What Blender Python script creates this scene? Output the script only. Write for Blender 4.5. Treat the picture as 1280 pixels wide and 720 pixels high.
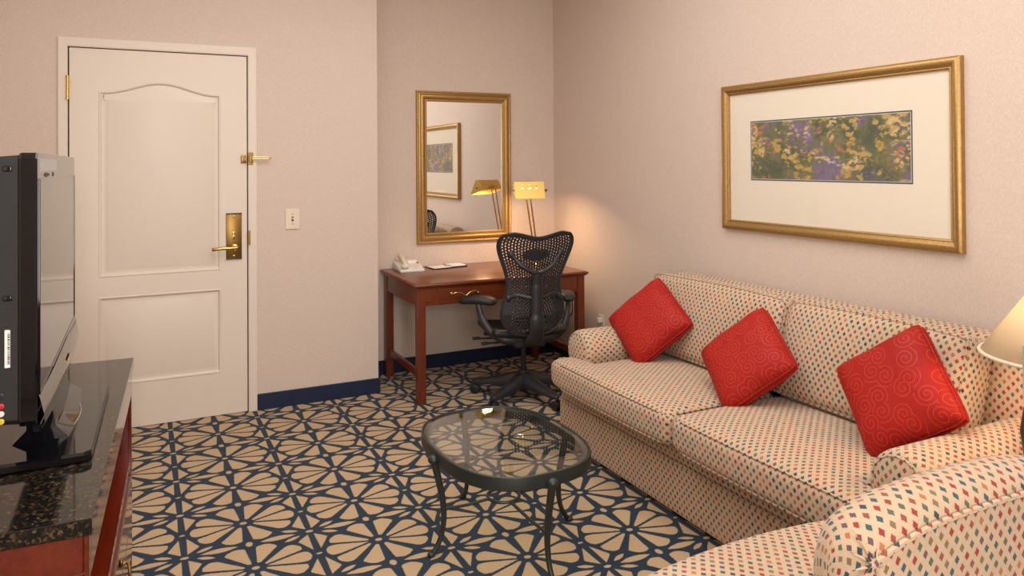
import bpy, bmesh, math, random
from mathutils import Vector, Matrix
random.seed(7)
for o in list(bpy.data.objects): bpy.data.objects.remove(o, do_unlink=True)
S = bpy.context.scene
COL = S.collection
PI = math.pi

# ------------------------------------------------------------------ camera
H = 1.46
YAW, PIT, ROLL, FPX, CY = .4574, .0094, -.0063, 939.4665, 194.6865
F = Vector((math.sin(YAW)*math.cos(PIT), math.cos(YAW)*math.cos(PIT), math.sin(PIT)))
R = Vector((math.cos(YAW), -math.sin(YAW), 0)); U = R.cross(F)
R2 = math.cos(ROLL)*R + math.sin(ROLL)*U; U2 = -math.sin(ROLL)*R + math.cos(ROLL)*U
cd = bpy.data.cameras.new('camera'); cam = bpy.data.objects.new('camera', cd); COL.objects.link(cam)
m = Matrix((R2, U2, -F)).transposed().to_4x4(); m.translation = Vector((0, 0, H)); cam.matrix_world = m
cd.sensor_width = 36; cd.sensor_fit = 'HORIZONTAL'; cd.lens = 36*FPX/1280; cd.shift_y = -(360-CY)/1280
cd.clip_start = .02
S.camera = cam

# ------------------------------------------------------------------ world, lights, exposure
w = bpy.data.worlds.new('world'); S.world = w; w.use_nodes = True
w.node_tree.nodes['Background'].inputs[0].default_value = (.95, .97, 1, 1)
w.node_tree.nodes['Background'].inputs[1].default_value = 1.0
S.view_settings.view_transform = 'Standard'; S.view_settings.look = 'None'
S.view_settings.gamma = 1; S.view_settings.use_curve_mapping = False
S.view_settings.exposure = 0.1
def area(name, loc, target, sx, sy, e, col=(1, 1, 1)):
    d = bpy.data.lights.new(name, 'AREA'); d.shape = 'RECTANGLE'; d.size = sx; d.size_y = sy; d.energy = e; d.color = col
    o = bpy.data.objects.new(name, d); COL.objects.link(o); o.location = loc
    o.rotation_euler = (Vector(target)-Vector(loc)).to_track_quat('-Z', 'Y').to_euler(); return o
def point(name, loc, e, col, rad):
    d = bpy.data.lights.new(name, 'POINT'); d.energy = e; d.color = col; d.shadow_soft_size = rad
    o = bpy.data.objects.new(name, d); COL.objects.link(o); o.location = loc; return o
area('added_rear_fill', (.22, -1.76, 1.45), (.9, 3, 1.2), .8, 1.7, 58, (1, .985, .97))  # fill light added behind the viewer, no such source is seen
area('added_ceiling_fill', (1.0, 2.2, 2.93), (1.0, 2.2, 0), 2.4, 2.8, 70, (1, .985, .965))  # broad overhead fill added to light the room evenly, no fixture seen
point('camera_flash', (-.06, -.1, 1.72), 30, (1, .98, .95), .07)

# ------------------------------------------------------------------ helpers
def tag(o, label=None, cat=None, group=None, kind=None):
    if label: o['label'] = label
    if cat: o['category'] = cat
    if group: o['group'] = group
    if kind: o['kind'] = kind
    return o
def empty(name, loc=(0, 0, 0), rz=0, label=None, cat=None, group=None, kind=None):
    o = bpy.data.objects.new(name, None); COL.objects.link(o); o.location = loc; o.rotation_euler = (0, 0, rz)
    o.empty_display_size = .1
    return tag(o, label, cat, group, kind)
def emit(name, bm, mat, parent=None, smooth=True, sharp=40, loc=None, mats=None):
    if sharp is not None and smooth:
        for e in bm.edges:
            if len(e.link_faces) == 2 and e.calc_face_angle(0) > math.radians(sharp): e.smooth = False
    for f in bm.faces: f.smooth = smooth
    me = bpy.data.meshes.new(name); bm.to_mesh(me); bm.free()
    for mm in (mats or [mat]): me.materials.append(mm)
    o = bpy.data.objects.new(name, me); COL.objects.link(o)
    if parent: o.parent = parent
    if loc: o.location = loc
    if smooth and sharp == 30:
        md = o.modifiers.new('weighted', 'WEIGHTED_NORMAL'); md.weight = 100; md.keep_sharp = True
    return o
def link_copy(o, parent=None, loc=None, rot=None):
    c = o.copy(); COL.objects.link(c)
    if parent is not None: c.parent = parent
    if loc is not None: c.location = loc
    if rot is not None: c.rotation_euler = rot
    return c
def NB(): return bmesh.new()
def box(bm, a, b, bev=0, seg=2):
    """axis aligned box between corners a and b"""
    t = NB()
    bmesh.ops.create_cube(t, size=1)
    for v in t.verts: v.co = Vector([a[i]+(v.co[i]+.5)*(b[i]-a[i]) for i in range(3)])
    if bev: bmesh.ops.bevel(t, geom=list(t.edges), offset=bev, segments=seg, affect='EDGES', profile=.5)
    return join(bm, t)
def join(bm, t, M=None):
    if M is not None: bmesh.ops.transform(t, matrix=M, verts=t.verts)
    me = bpy.data.meshes.new('tmp'); t.to_mesh(me); t.free(); bm.from_mesh(me); bpy.data.meshes.remove(me); return bm
def tube(bm, pts, r, n=10, closed=False, caps=True, up=None, flat=1.0):
    """sweep a circle (radius r or list of radii) along pts; flat squashes it along the second axis"""
    P = [Vector(p) for p in pts]; N = len(P)
    rr = r if isinstance(r, (list, tuple)) else [r]*N
    T = []
    for i in range(N):
        if closed: d = P[(i+1) % N]-P[i-1]
        else: d = P[min(i+1, N-1)]-P[max(i-1, 0)]
        T.append(d.normalized())
    a = Vector(up) if up else (Vector((0, 0, 1)) if abs(T[0].z) < .9 else Vector((1, 0, 0)))
    a = (a-T[0]*a.dot(T[0])).normalized(); rings = []
    uvl = bm.loops.layers.uv.verify()
    s = 0; ss = []
    for i in range(N):
        if i: s += (P[i]-P[i-1]).length
        ss.append(s)
        a = (a-T[i]*a.dot(T[i])).normalized(); b = T[i].cross(a)
        rings.append([bm.verts.new(P[i]+rr[i]*(a*math.cos(2*PI*k/n)+b*flat*math.sin(2*PI*k/n))) for k in range(n)])
    for i in range(N if closed else N-1):
        A, B = rings[i], rings[(i+1) % N]
        for k in range(n):
            f = bm.faces.new((A[k], A[(k+1) % n], B[(k+1) % n], B[k]))
            sa, sb = ss[i], (ss[i+1] if i+1 < N else ss[i]+(P[0]-P[i]).length)
            for l, (q, kk) in zip(f.loops, ((sa, k), (sa, k+1), (sb, k+1), (sb, k))): l[uvl].uv = (q, 2*PI*rr[i]*kk/n)
    if caps and not closed:
        bm.faces.new(rings[0][::-1]); bm.faces.new(rings[-1])
    bmesh.ops.recalc_face_normals(bm, faces=bm.faces)
    return bm
def lathe(bm, prof, n=32, c=(0, 0, 0), caps=True):
    c = Vector(c); rings = []
    for r, z in prof: rings.append([bm.verts.new(c+Vector((r*math.cos(2*PI*k/n), r*math.sin(2*PI*k/n), z))) for k in range(n)])
    for A, B in zip(rings, rings[1:]):
        for k in range(n): bm.faces.new((A[k], A[(k+1) % n], B[(k+1) % n], B[k]))
    if caps:
        bm.faces.new(rings[0][::-1]); bm.faces.new(rings[-1])
    bmesh.ops.recalc_face_normals(bm, faces=bm.faces)
    return bm
def loft(bm, loops, closed=True, caps=True, uv=None):
    """quads between equal-length loops; uv(i,k)->(u,v)"""
    uvl = bm.loops.layers.uv.verify()
    rings = [[bm.verts.new(p) for p in L] for L in loops]; n = len(loops[0])
    for i in range(len(rings)-1):
        A, B = rings[i], rings[i+1]
        for k in range(n if closed else n-1):
            k2 = (k+1) % n
            f = bm.faces.new((A[k], A[k2], B[k2], B[k]))
            if uv:
                for l, q in zip(f.loops, (uv(i, k), uv(i, k+1), uv(i+1, k+1), uv(i+1, k))): l[uvl].uv = q
    if caps:
        for Rg in (rings[0][::-1], rings[-1]):
            f = bm.faces.new(Rg)
            for l in f.loops: l[uvl].uv = (l.vert.co.y, l.vert.co.z)
    bmesh.ops.recalc_face_normals(bm, faces=bm.faces)
    return bm
def rbox(bm, c, s, r, seg=6, rn=4, disp=None, face=0, M=None):
    """rounded box with arc-length UVs in metres. face=0: front is along X, 1: front is along Y"""
    t = NB(); uvl = t.loops.layers.uv.verify(); fk = t.faces.layers.int.new('ax'); h = [x/2 for x in s]
    ax = []
    for i in range(3):
        L = [(-(h[i]-r), -PI/4*(1-k/rn)) for k in range(rn)]
        sg = seg[i] if isinstance(seg, (tuple, list)) else seg
        L += [(-(h[i]-r)+2*(h[i]-r)*k/sg, 0) for k in range(sg+1)]
        L += [((h[i]-r), PI/4*(k+1)/rn) for k in range(rn)]
        ax.append(L)
    for k in range(3):
        a, b = [(1, 2), (2, 0), (0, 1)][k]
        for sg in (-1, 1):
            G = []
            for ca, ta in ax[a]:
                row = []
                for cb, tb in ax[b]:
                    nrm = [0, 0, 0]; nrm[a] = math.tan(ta); nrm[b] = math.tan(tb); nrm[k] = sg
                    nv = Vector(nrm).normalized()
                    p = [0, 0, 0]; p[a] = ca; p[b] = cb; p[k] = sg*(h[k]-r)
                    ua, ub = ca+r*ta, cb+r*tb
                    row.append((t.verts.new(Vector(p)+nv*r), ua, ub))
                G.append(row)
            for i in range(len(G)-1):
                for j in range(len(G[0])-1):
                    q = [G[i][j], G[i+1][j], G[i+1][j+1], G[i][j+1]]
                    if sg < 0: q = q[::-1]
                    f = t.faces.new([x[0] for x in q]); f[fk] = k
                    for l, x in zip(f.loops, q):
                        d = {a: x[1], b: x[2]}
                        if k == 2: uv = (d[1]+c[1], d[0]+c[0]) if face == 0 else (d[0]+c[0], d[1]+c[1])
                        elif k == 0: uv = (d[1]+c[1], d[2]+c[2])
                        else: uv = (d[0]+c[0], d[2]+c[2])
                        l[uvl].uv = uv
    bmesh.ops.remove_doubles(t, verts=t.verts, dist=1e-5)
    if disp:
        dl_ = {}
        for v in t.verts:
            n_ = Vector(disp(v.co, h)); dl_[v] = n_-v.co; v.co = n_
        for f in t.faces:
            for l in f.loops:
                d = dl_[l.vert]; kk = f[fk]
                l[uvl].uv += Vector((d.y, d.x)) if kk == 2 and face == 0 else Vector((d.x, d.y)) if kk == 2 else Vector((d.y, d.z)) if kk == 0 else Vector((d.x, d.z))
    for v in t.verts: v.co += Vector(c)
    return join(bm, t, M)
def extrude_poly(bm, pts, axis, d0, d1):
    """prism: pts 2D; axis 'x' -> (y,z), 'y' -> (x,z), 'z' -> (x,y)"""
    def P(p, d): return {'x': (d, p[0], p[1]), 'y': (p[0], d, p[1]), 'z': (p[0], p[1], d)}[axis]
    A = [bm.verts.new(P(p, d0)) for p in pts]; B = [bm.verts.new(P(p, d1)) for p in pts]; n = len(pts)
    bm.faces.new(A); bm.faces.new(B[::-1])
    for k in range(n): bm.faces.new((A[k], B[k], B[(k+1) % n], A[(k+1) % n]))
    bmesh.ops.recalc_face_normals(bm, faces=bm.faces); return bm
def smoothpath(pts, n=8, closed=False):
    """Catmull-Rom"""
    P = [Vector(p) for p in pts]; out = []; N = len(P)
    for i in range(N if closed else N-1):
        g = (lambda k: P[k % N]) if closed else (lambda k: P[max(0, min(N-1, k))])
        p0, p1, p2, p3 = g(i-1), g(i), g(i+1), g(i+2)
        for k in range(n):
            t = k/n
            out.append(.5*((2*p1)+(p2-p0)*t+(2*p0-5*p1+4*p2-p3)*t*t+(3*p1-p0-3*p2+p3)*t**3))
    if not closed: out.append(P[-1])
    return out

# ------------------------------------------------------------------ materials
MATS = {}
class NT:
    """small node builder"""
    def __init__(s, name):
        s.m = bpy.data.materials.new(name); s.m.use_nodes = True; s.t = s.m.node_tree; s.t.nodes.clear()
        s.out = s.t.nodes.new('ShaderNodeOutputMaterial')
    def n(s, typ, **kw):
        nd = s.t.nodes.new(typ)
        for k, v in kw.items(): setattr(nd, k, v)
        return nd
    def set(s, sock, v):
        if isinstance(v, bpy.types.NodeSocket): s.t.links.new(v, sock)
        elif isinstance(v, (tuple, list)) and len(v) == 3 and sock.type == 'RGBA': sock.default_value = (*v, 1)
        else: sock.default_value = v
    def math(s, op, a, b=None, c=None, clamp=False):
        nd = s.n('ShaderNodeMath', operation=op); nd.use_clamp = clamp
        for i, v in enumerate((a, b, c)):
            if v is not None: s.set(nd.inputs[i], v)
        return nd.outputs[0]
    def vmath(s, op, a, b=None):
        nd = s.n('ShaderNodeVectorMath', operation=op); s.set(nd.inputs[0], a)
        if b is not None: s.set(nd.inputs[1], b)
        return nd.outputs['Value'] if op in ('DOT_PRODUCT', 'LENGTH', 'DISTANCE') else nd.outputs['Vector']
    def comb(s, x, y, z=0.0):
        nd = s.n('ShaderNodeCombineXYZ')
        for i, v in enumerate((x, y, z)): s.set(nd.inputs[i], v)
        return nd.outputs[0]
    def sep(s, v):
        nd = s.n('ShaderNodeSeparateXYZ'); s.set(nd.inputs[0], v); return nd.outputs
    def coord(s, kind='Object'): return s.n('ShaderNodeTexCoord').outputs[kind]
    def noise(s, vec, scale, detail=2, rough=.5, scl=None, dim='3D'):
        nd = s.n('ShaderNodeTexNoise', noise_dimensions=dim)
        if scl:
            mp = s.n('ShaderNodeMapping'); s.set(mp.inputs[0], vec); mp.inputs['Scale'].default_value = scl; vec = mp.outputs[0]
        s.set(nd.inputs['Vector'], vec); nd.inputs['Scale'].default_value = scale; nd.inputs['Detail'].default_value = detail
        nd.inputs['Roughness'].default_value = rough
        return nd
    def ramp(s, fac, stops, interp='LINEAR'):
        nd = s.n('ShaderNodeValToRGB'); s.set(nd.inputs[0], fac); cr = nd.color_ramp; cr.interpolation = interp
        while len(cr.elements) < len(stops): cr.elements.new(.5)
        for e, (p, c) in zip(cr.elements, stops): e.position = p; e.color = (*c, 1) if len(c) == 3 else c
        return nd.outputs[0]
    def mix(s, fac, a, b, blend='MIX'):
        nd = s.n('ShaderNodeMix', data_type='RGBA', blend_type=blend)
        s.set(nd.inputs[0], fac); s.set(nd.inputs[6], a); s.set(nd.inputs[7], b); return nd.outputs[2]
    def bump(s, h, strength=.2, dist=.01):
        nd = s.n('ShaderNodeBump'); nd.inputs['Strength'].default_value = strength; nd.inputs['Distance'].default_value = dist
        s.set(nd.inputs['Height'], h); return nd.outputs[0]
    def bsdf(s, color, rough=.5, metal=0, normal=None, spec=.5, coat=0, sheen=0, **kw):
        b = s.n('ShaderNodeBsdfPrincipled'); s.set(b.inputs['Base Color'], color); s.set(b.inputs['Roughness'], rough)
        b.inputs['Metallic'].default_value = metal; b.inputs['Specular IOR Level'].default_value = spec
        b.inputs['Coat Weight'].default_value = coat; b.inputs['Sheen Weight'].default_value = sheen
        b.inputs['Coat Roughness'].default_value = kw.get('coat_rough', .05)
        if normal is not None: s.set(b.inputs['Normal'], normal)
        s.t.links.new(b.outputs[0], s.out.inputs[0]); return b
def srgb(r, g, b):
    f = lambda c: (c/255/12.92 if c/255 <= .04045 else ((c/255+.055)/1.055)**2.4)
    return (f(r), f(g), f(b))
def simple(name, col, rough=.5, metal=0, spec=.5, coat=0, noise=0, nscale=40):
    t = NT(name)
    if noise:
        nz = t.noise(t.coord(), nscale, 3).outputs[0]
        c = t.mix(nz, tuple(x*(1-noise) for x in col), tuple(min(1, x*(1+noise)) for x in col))
        r = t.math('MULTIPLY_ADD', nz, .12, rough-.06)
        t.bsdf(c, r, metal, spec=spec, coat=coat)
    else: t.bsdf(col, rough, metal, spec=spec, coat=coat)
    return t.m

def wallpaper():
    t = NT('wallpaper'); c = t.coord()
    a = t.noise(c, 1, 3, .6, scl=(420, 420, 60)).outputs[0]
    b = t.noise(c, 1, 2, .5, scl=(150, 150, 120)).outputs[0]
    h = t.math('ADD', t.math('MULTIPLY', a, .6), t.math('MULTIPLY', b, .4))
    col = t.mix(t.math('MULTIPLY_ADD', t.math('SUBTRACT', h, .5), 2.2, .5, clamp=True), srgb(199, 180, 166), srgb(221, 203, 189))
    t.bsdf(col, .75, normal=t.bump(h, .25, .004), spec=.25); return t.m

def carpet():
    t = NT('carpet'); c = t.coord()
    jag = t.noise(c, 260, 2, .6).outputs['Color']
    j = t.vmath('MULTIPLY', t.vmath('SUBTRACT', jag, (.5, .5, .5)), (.009, .009, 0))
    x, y, _ = t.sep(t.vmath('ADD', c, j))
    PX, PY = .456, .377
    # fold into one quadrant of the repeat, rosette centre at the origin
    def fold(v, off, p):
        q = t.math('DIVIDE', t.math('SUBTRACT', v, off), p)
        q = t.math('SUBTRACT', q, t.math('ROUND', q))
        return t.math('MULTIPLY', t.math('ABSOLUTE', q), p)
    x = fold(x, .367, PX); y = fold(y, 2.866, PY)
    P = t.comb(x, y, 0.0)
    def poly(pts, rnd=.012):
        d = None; n = len(pts)
        ar = sum(pts[i][0]*pts[(i+1) % n][1]-pts[(i+1) % n][0]*pts[i][1] for i in range(n))
        if ar < 0: pts = pts[::-1]
        for i in range(n):
            (ax, ay), (bx, by) = pts[i], pts[(i+1) % n]
            nx, ny = by-ay, -(bx-ax); L = math.hypot(nx, ny); nx /= L; ny /= L
            e = t.math('SUBTRACT', t.vmath('DOT_PRODUCT', P, (nx, ny, 0)), nx*ax+ny*ay)
            if d is None: d = e
            else:
                d = t.math('SMOOTH_MAX', d, e, rnd) if rnd else t.math('MAXIMUM', d, e)
        return d
    def ell(cx, cy, rx, ry, ang=0):
        ca, sa = math.cos(ang), math.sin(ang)
        q = t.vmath('SUBTRACT', P, (cx, cy, 0))
        a = t.math('DIVIDE', t.vmath('DOT_PRODUCT', q, (ca, sa, 0)), rx)
        b = t.math('DIVIDE', t.vmath('DOT_PRODUCT', q, (-sa, ca, 0)), ry)
        l = t.math('SQRT', t.math('ADD', t.math('MULTIPLY', a, a), t.math('MULTIPLY', b, b)))
        return t.math('MULTIPLY', t.math('SUBTRACT', l, 1.0), min(rx, ry))
    def lens(cx, cy, hx, hy, ang=0):
        ca, sa = math.cos(ang), math.sin(ang)
        q = t.vmath('SUBTRACT', P, (cx, cy, 0))
        a = t.math('DIVIDE', t.vmath('DOT_PRODUCT', q, (ca, sa, 0)), hx)
        b = t.math('ABSOLUTE', t.vmath('DOT_PRODUCT', q, (-sa, ca, 0)))
        return t.math('SUBTRACT', b, t.math('MULTIPLY', t.math('SUBTRACT', 1.0, t.math('MULTIPLY', a, a)), hy))
    HX, HY = PX/2, PY/2
    sh = [poly([(.007, .032), (.018, .158), (.052, .168), (.080, .156), (.099, .130), (.021, .028)]),
          poly([(.030, .019), (.124, .112), (.150, .112), (.176, .086), (.178, .056), (.036, .008)]),
          poly([(.026, -.002), (.160, .040), (.190, .036), (.203, .012), (.203, -.012), (.190, -.036), (.160, -.04)]),
          poly([(.216, .026), (.170, .118), (.178, .130), (.219, .170)], .004),
          ell(0, 0, .0165, .0135), ell(0, HY, .0150, .0215), ell(HX, 0, .0145, .0085), ell(HX, HY, .0185, .0115),
          lens(.107, HY, .070, .019), lens(.156, .1545, .037, .0125, .42)]
    d = sh[0]
    for e in sh[1:]: d = t.math('MINIMUM', d, e)
    mask = t.math('MULTIPLY_ADD', t.math('ADD', d, .0022), -500, .5, clamp=True)
    pile = t.noise(c, 900, 2, .7).outputs[0]
    worn = t.noise(c, 2.2, 3, .6).outputs[0]
    tan = t.mix(t.math('MULTIPLY_ADD', pile, .7, t.math('MULTIPLY', worn, .3)), srgb(158, 131, 99), srgb(208, 178, 140))
    navy = t.mix(pile, srgb(18, 31, 43), srgb(44, 61, 78))
    col = t.mix(mask, navy, tan)
    hgt = t.math('ADD', t.math('MULTIPLY', pile, .6), t.math('MULTIPLY', mask, .5))
    t.bsdf(col, .95, normal=t.bump(hgt, .5, .004), spec=.1, sheen=.1); return t.m

def fabric():
    """cream upholstery with rows of small coloured diamonds, laid out in metres on the UVs"""
    t = NT('diamond_fabric'); uv = t.coord('UV')
    d = .0011
    s = t.vmath('MULTIPLY', t.vmath('FLOOR', t.vmath('DIVIDE', uv, (d, d, d))), (d, d, d))
    u, v, _ = t.sep(s)
    a, b = .029, .036
    p = t.math('DIVIDE', u, a); q = t.math('DIVIDE', v, b)
    i = t.math('ADD', p, q); j = t.math('SUBTRACT', p, q)
    ri, rj = t.math('ROUND', i), t.math('ROUND', j)
    m = t.math('MAXIMUM', t.math('ABSOLUTE', t.math('SUBTRACT', i, ri)), t.math('ABSOLUTE', t.math('SUBTRACT', j, rj)))
    mask = t.math('LESS_THAN', m, .245)
    wn = t.n('ShaderNodeTexWhiteNoise', noise_dimensions='2D'); t.set(wn.inputs['Vector'], t.comb(ri, rj))
    col = t.ramp(wn.outputs[0], [(0, srgb(150, 62, 54)), (.2, srgb(68, 88, 92)), (.36, srgb(128, 108, 80)), (.48, srgb(92, 100, 82)),
                                 (.62, srgb(146, 78, 70)), (.74, srgb(172, 112, 76)), (.85, srgb(108, 82, 92)), (.93, srgb(60, 70, 80))], 'CONSTANT')
    x, y, _ = t.sep(uv)
    weave = t.math('MULTIPLY', t.math('SINE', t.math('MULTIPLY', x, 2*PI/.0016)), t.math('SINE', t.math('MULTIPLY', y, 2*PI/.0016)))
    big = t.noise(uv, 60, 2).outputs[0]
    base = t.mix(big, srgb(186, 161, 134), srgb(204, 179, 150))
    c = t.mix(mask, base, col)
    c = t.mix(t.math('MULTIPLY_ADD', weave, .12, .12), c, t.vmath('MULTIPLY', c, (.7, .7, .7)))
    t.bsdf(c, .9, normal=t.bump(weave, .15, .001), spec=.15, sheen=.15); return t.m

def red_swirl():
    t = NT('red_scroll_fabric'); uv = t.coord('UV')
    vo = t.n('ShaderNodeTexVoronoi', voronoi_dimensions='2D', feature='F1'); t.set(vo.inputs['Vector'], uv)
    vo.inputs['Scale'].default_value = 14.5; vo.inputs['Randomness'].default_value = .6
    pos = vo.outputs['Position']
    scl = t.vmath('SUBTRACT', uv, pos)
    dx, dy, _ = t.sep(scl)
    r = t.vmath('LENGTH', t.comb(dx, dy, 0.0))
    hnd = t.math('MULTIPLY_ADD', t.math('GREATER_THAN', t.sep(vo.outputs['Color'])[1], .5), 2.0, -1.0)
    th = t.math('DIVIDE', t.math('MULTIPLY', t.math('ARCTAN2', dy, dx), hnd), 2*PI)
    sp = t.math('FRACT', t.math('ADD', t.math('ADD', t.math('DIVIDE', r, .0155), th), t.sep(vo.outputs['Color'])[0]))
    near = t.math('ABSOLUTE', t.math('SUBTRACT', sp, .5))
    l1 = t.math('MULTIPLY', t.math('LESS_THAN', near, .070), t.math('LESS_THAN', r, .040))
    ve = t.n('ShaderNodeTexVoronoi', voronoi_dimensions='2D', feature='DISTANCE_TO_EDGE'); t.set(ve.inputs['Vector'], uv)
    ve.inputs['Scale'].default_value = 14.5; ve.inputs['Randomness'].default_value = .6
    l2 = t.math('MULTIPLY', t.math('LESS_THAN', ve.outputs[0], .035), .0)
    line = t.math('MAXIMUM', l1, l2)
    nz = t.noise(uv, 700, 2).outputs[0]
    base = t.mix(nz, srgb(142, 24, 18), srgb(168, 34, 26))
    c = t.mix(t.math('MULTIPLY', line, .45), base, srgb(204, 84, 64))
    rough = t.math('MULTIPLY_ADD', line, -.2, .62)
    fold = t.noise(uv, 14, 3, .5).outputs[0]
    t.bsdf(c, rough, normal=t.bump(fold, .25, .02), spec=.2); return t.m

def wood(name, dark, light, rough=.3, coat=.4, axis=0):
    t = NT(name); c = t.coord()
    sc = [(6, 60, 60), (60, 6, 60), (60, 60, 6)][axis]
    g = t.noise(c, 1, 4, .6, scl=sc).outputs[0]
    sc2 = [(1.5, 14, 14), (14, 1.5, 14), (14, 14, 1.5)][axis]
    g2 = t.noise(c, 1, 3, .6, scl=sc2).outputs[0]
    f = t.math('ADD', t.math('MULTIPLY', g, .5), t.math('MULTIPLY', g2, .5))
    col = t.ramp(f, [(.3, dark), (.7, light)])
    t.bsdf(col, rough, normal=t.bump(g, .04, .002), coat=coat, coat_rough=.12); return t.m

def granite():
    t = NT('granite'); c = t.coord()
    v = t.n('ShaderNodeTexVoronoi', feature='F1'); t.set(v.inputs['Vector'], c); v.inputs['Scale'].default_value = 210
    n1 = t.noise(c, 70, 4, .7).outputs[0]
    f = t.math('MULTIPLY', t.sep(v.outputs['Color'])[0], n1)
    col = t.ramp(f, [(.22, (.006, .006, .006)), (.36, (.016, .012, .008)), (.46, (.06, .038, .015)), (.62, (.13, .09, .045))])
    t.bsdf(col, .07, spec=.45); return t.m

def gold(name='gilt', beads=False):
    t = NT(name); c = t.coord(); n1 = t.noise(c, 90, 3, .6).outputs[0]
    col = t.mix(n1, srgb(146, 110, 62), srgb(200, 164, 104))
    nb = t.bump(t.noise(c, 260, 2).outputs[0], .35 if beads else .12, .003)
    t.bsdf(col, .4, .7, normal=nb); return t.m

def pond_print():
    """generic blurry garden print in violet, green and yellow"""
    t = NT('garden_print'); uv = t.coord('UV')
    w1 = t.noise(uv, 5, 3, .6).outputs['Color']
    p = t.vmath('ADD', uv, t.vmath('MULTIPLY', t.vmath('SUBTRACT', w1, (.5, .5, .5)), (.12, .12, 0)))
    bg = t.noise(p, 3.2, 4, .65).outputs[0]
    col = t.ramp(bg, [(.30, srgb(92, 74, 84)), (.42, srgb(94, 104, 76)), (.50, srgb(122, 122, 88)), (.57, srgb(132, 114, 140)), (.68, srgb(150, 128, 160))])
    st = t.noise(p, 1, 4, .7, scl=(90, 16, 1)).outputs[0]
    col = t.mix(t.math('MULTIPLY_ADD', st, 1.2, -.40, clamp=True), col, srgb(70, 66, 62))
    for sc, rad, thr, seed, c1 in ((17, .44, .52, 3.1, srgb(196, 162, 92)), (25, .40, .55, 8.7, srgb(212, 184, 130)), (22, .36, .59, 5.3, srgb(188, 118, 86)), (27, .36, .63, 1.3, srgb(206, 200, 204)), (40, .34, .55, 6.6, srgb(150, 124, 70)), (33, .34, .58, 9.4, srgb(104, 92, 132))):
        q = t.vmath('MULTIPLY', t.vmath('ADD', uv, t.vmath('ADD', t.vmath('MULTIPLY', t.noise(uv, 22, 3, .6).outputs['Color'], (.06, .05, 0)), (seed, seed*1.7, 0))), (1.0, 2.3, 1.0))
        vo = t.n('ShaderNodeTexVoronoi', voronoi_dimensions='2D'); t.set(vo.inputs['Vector'], q); vo.inputs['Scale'].default_value = sc
        clus = t.noise(t.vmath('ADD', uv, (seed, seed, 0)), 6, 3, .6).outputs[0]
        m = t.math('MULTIPLY', t.math('MULTIPLY_ADD', t.math('SUBTRACT', rad, vo.outputs['Distance']), 14, .3, clamp=True), t.math('MULTIPLY_ADD', t.math('SUBTRACT', clus, thr), 22, .3, clamp=True))
        col = t.mix(t.math('MULTIPLY', m, .85), col, c1)
    t.bsdf(col, .6, spec=.2); return t.m

def glass_mix(name, tint=(.97, .99, .98), f0=.04, rough=0.0):
    """thin clear pane: Schlick reflection over transparency, the same from both sides"""
    t = NT(name); lw = t.n('ShaderNodeLayerWeight'); lw.inputs[0].default_value = .5
    fr = t.math('MULTIPLY_ADD', t.math('POWER', lw.outputs['Facing'], 5.0), 1-f0, f0)
    tr = t.n('ShaderNodeBsdfTransparent'); tr.inputs[0].default_value = (*tint, 1)
    gl = t.n('ShaderNodeBsdfGlossy'); gl.inputs['Roughness'].default_value = rough
    mx = t.n('ShaderNodeMixShader'); t.set(mx.inputs[0], fr); t.t.links.new(tr.outputs[0], mx.inputs[1]); t.t.links.new(gl.outputs[0], mx.inputs[2])
    t.t.links.new(mx.outputs[0], t.out.inputs[0]); return t.m

def lampshade():
    t = NT('lampshade'); c = t.coord()
    nz = t.noise(c, 1, 2, .5, scl=(300, 300, 300)).outputs[0]
    col = t.mix(nz, srgb(238, 226, 200), srgb(246, 236, 214))
    d = t.n('ShaderNodeBsdfDiffuse'); t.set(d.inputs[0], col)
    tl = t.n('ShaderNodeBsdfTranslucent'); t.set(tl.inputs[0], col)
    mx = t.n('ShaderNodeMixShader'); mx.inputs[0].default_value = .68
    t.t.links.new(d.outputs[0], mx.inputs[1]); t.t.links.new(tl.outputs[0], mx.inputs[2]); t.t.links.new(mx.outputs[0], t.out.inputs[0])
    return t.m
def emission(name, col, e):
    t = NT(name); n = t.n('ShaderNodeEmission'); n.inputs[0].default_value = (*col, 1); n.inputs[1].default_value = e
    t.t.links.new(n.outputs[0], t.out.inputs[0]); return t.m

M_WALL = wallpaper(); M_CARPET = carpet(); M_FAB = fabric(); M_RED = red_swirl()
M_CEIL = simple('ceiling_paint', srgb(226, 220, 210), .9, noise=.02)
M_DOOR = simple('door_paint', srgb(222, 208, 192), .42, noise=.015, nscale=8)
M_BASE = simple('navy_baseboard', srgb(20, 34, 62), .4, noise=.1)
M_DESK = wood('desk_cherry', srgb(80, 32, 11), srgb(126, 57, 24), .30, .3, 0)
M_DESKL = wood('desk_cherry_leg', srgb(80, 29, 10), srgb(122, 50, 20), .34, .25, 2)
M_DRES = wood('dresser_cherry', srgb(72, 19, 7), srgb(114, 35, 15), .2, .7, 1)
M_GRAN = granite(); M_GOLD = gold('gilt'); M_GOLDB = gold('gilt_beaded', True)
M_BRASS = simple('brass', srgb(190, 156, 90), .25, 1, noise=.06)
M_BRASSD = simple('aged_brass', srgb(142, 110, 62), .36, 1, noise=.12)
M_BRASSL = simple('polished_brass', srgb(226, 192, 112), .2, 1)
M_BRASSS = simple('satin_brass', srgb(232, 200, 112), .42, .75)
M_BLACKM = simple('black_plastic_matte', (.012, .012, .013), .5, noise=.1)
M_BLACKG = simple('piano_black', (.004, .004, .005), .05, spec=.5)
M_SHELL = simple('tv_shell', (.011, .010, .0095), .6, noise=.1, nscale=300)
M_SCREEN = simple('tv_screen', (.010, .010, .011), .06, spec=.6)
M_GREY = simple('graphite_plastic', (.020, .021, .024), .42, noise=.08, nscale=120)
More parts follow.
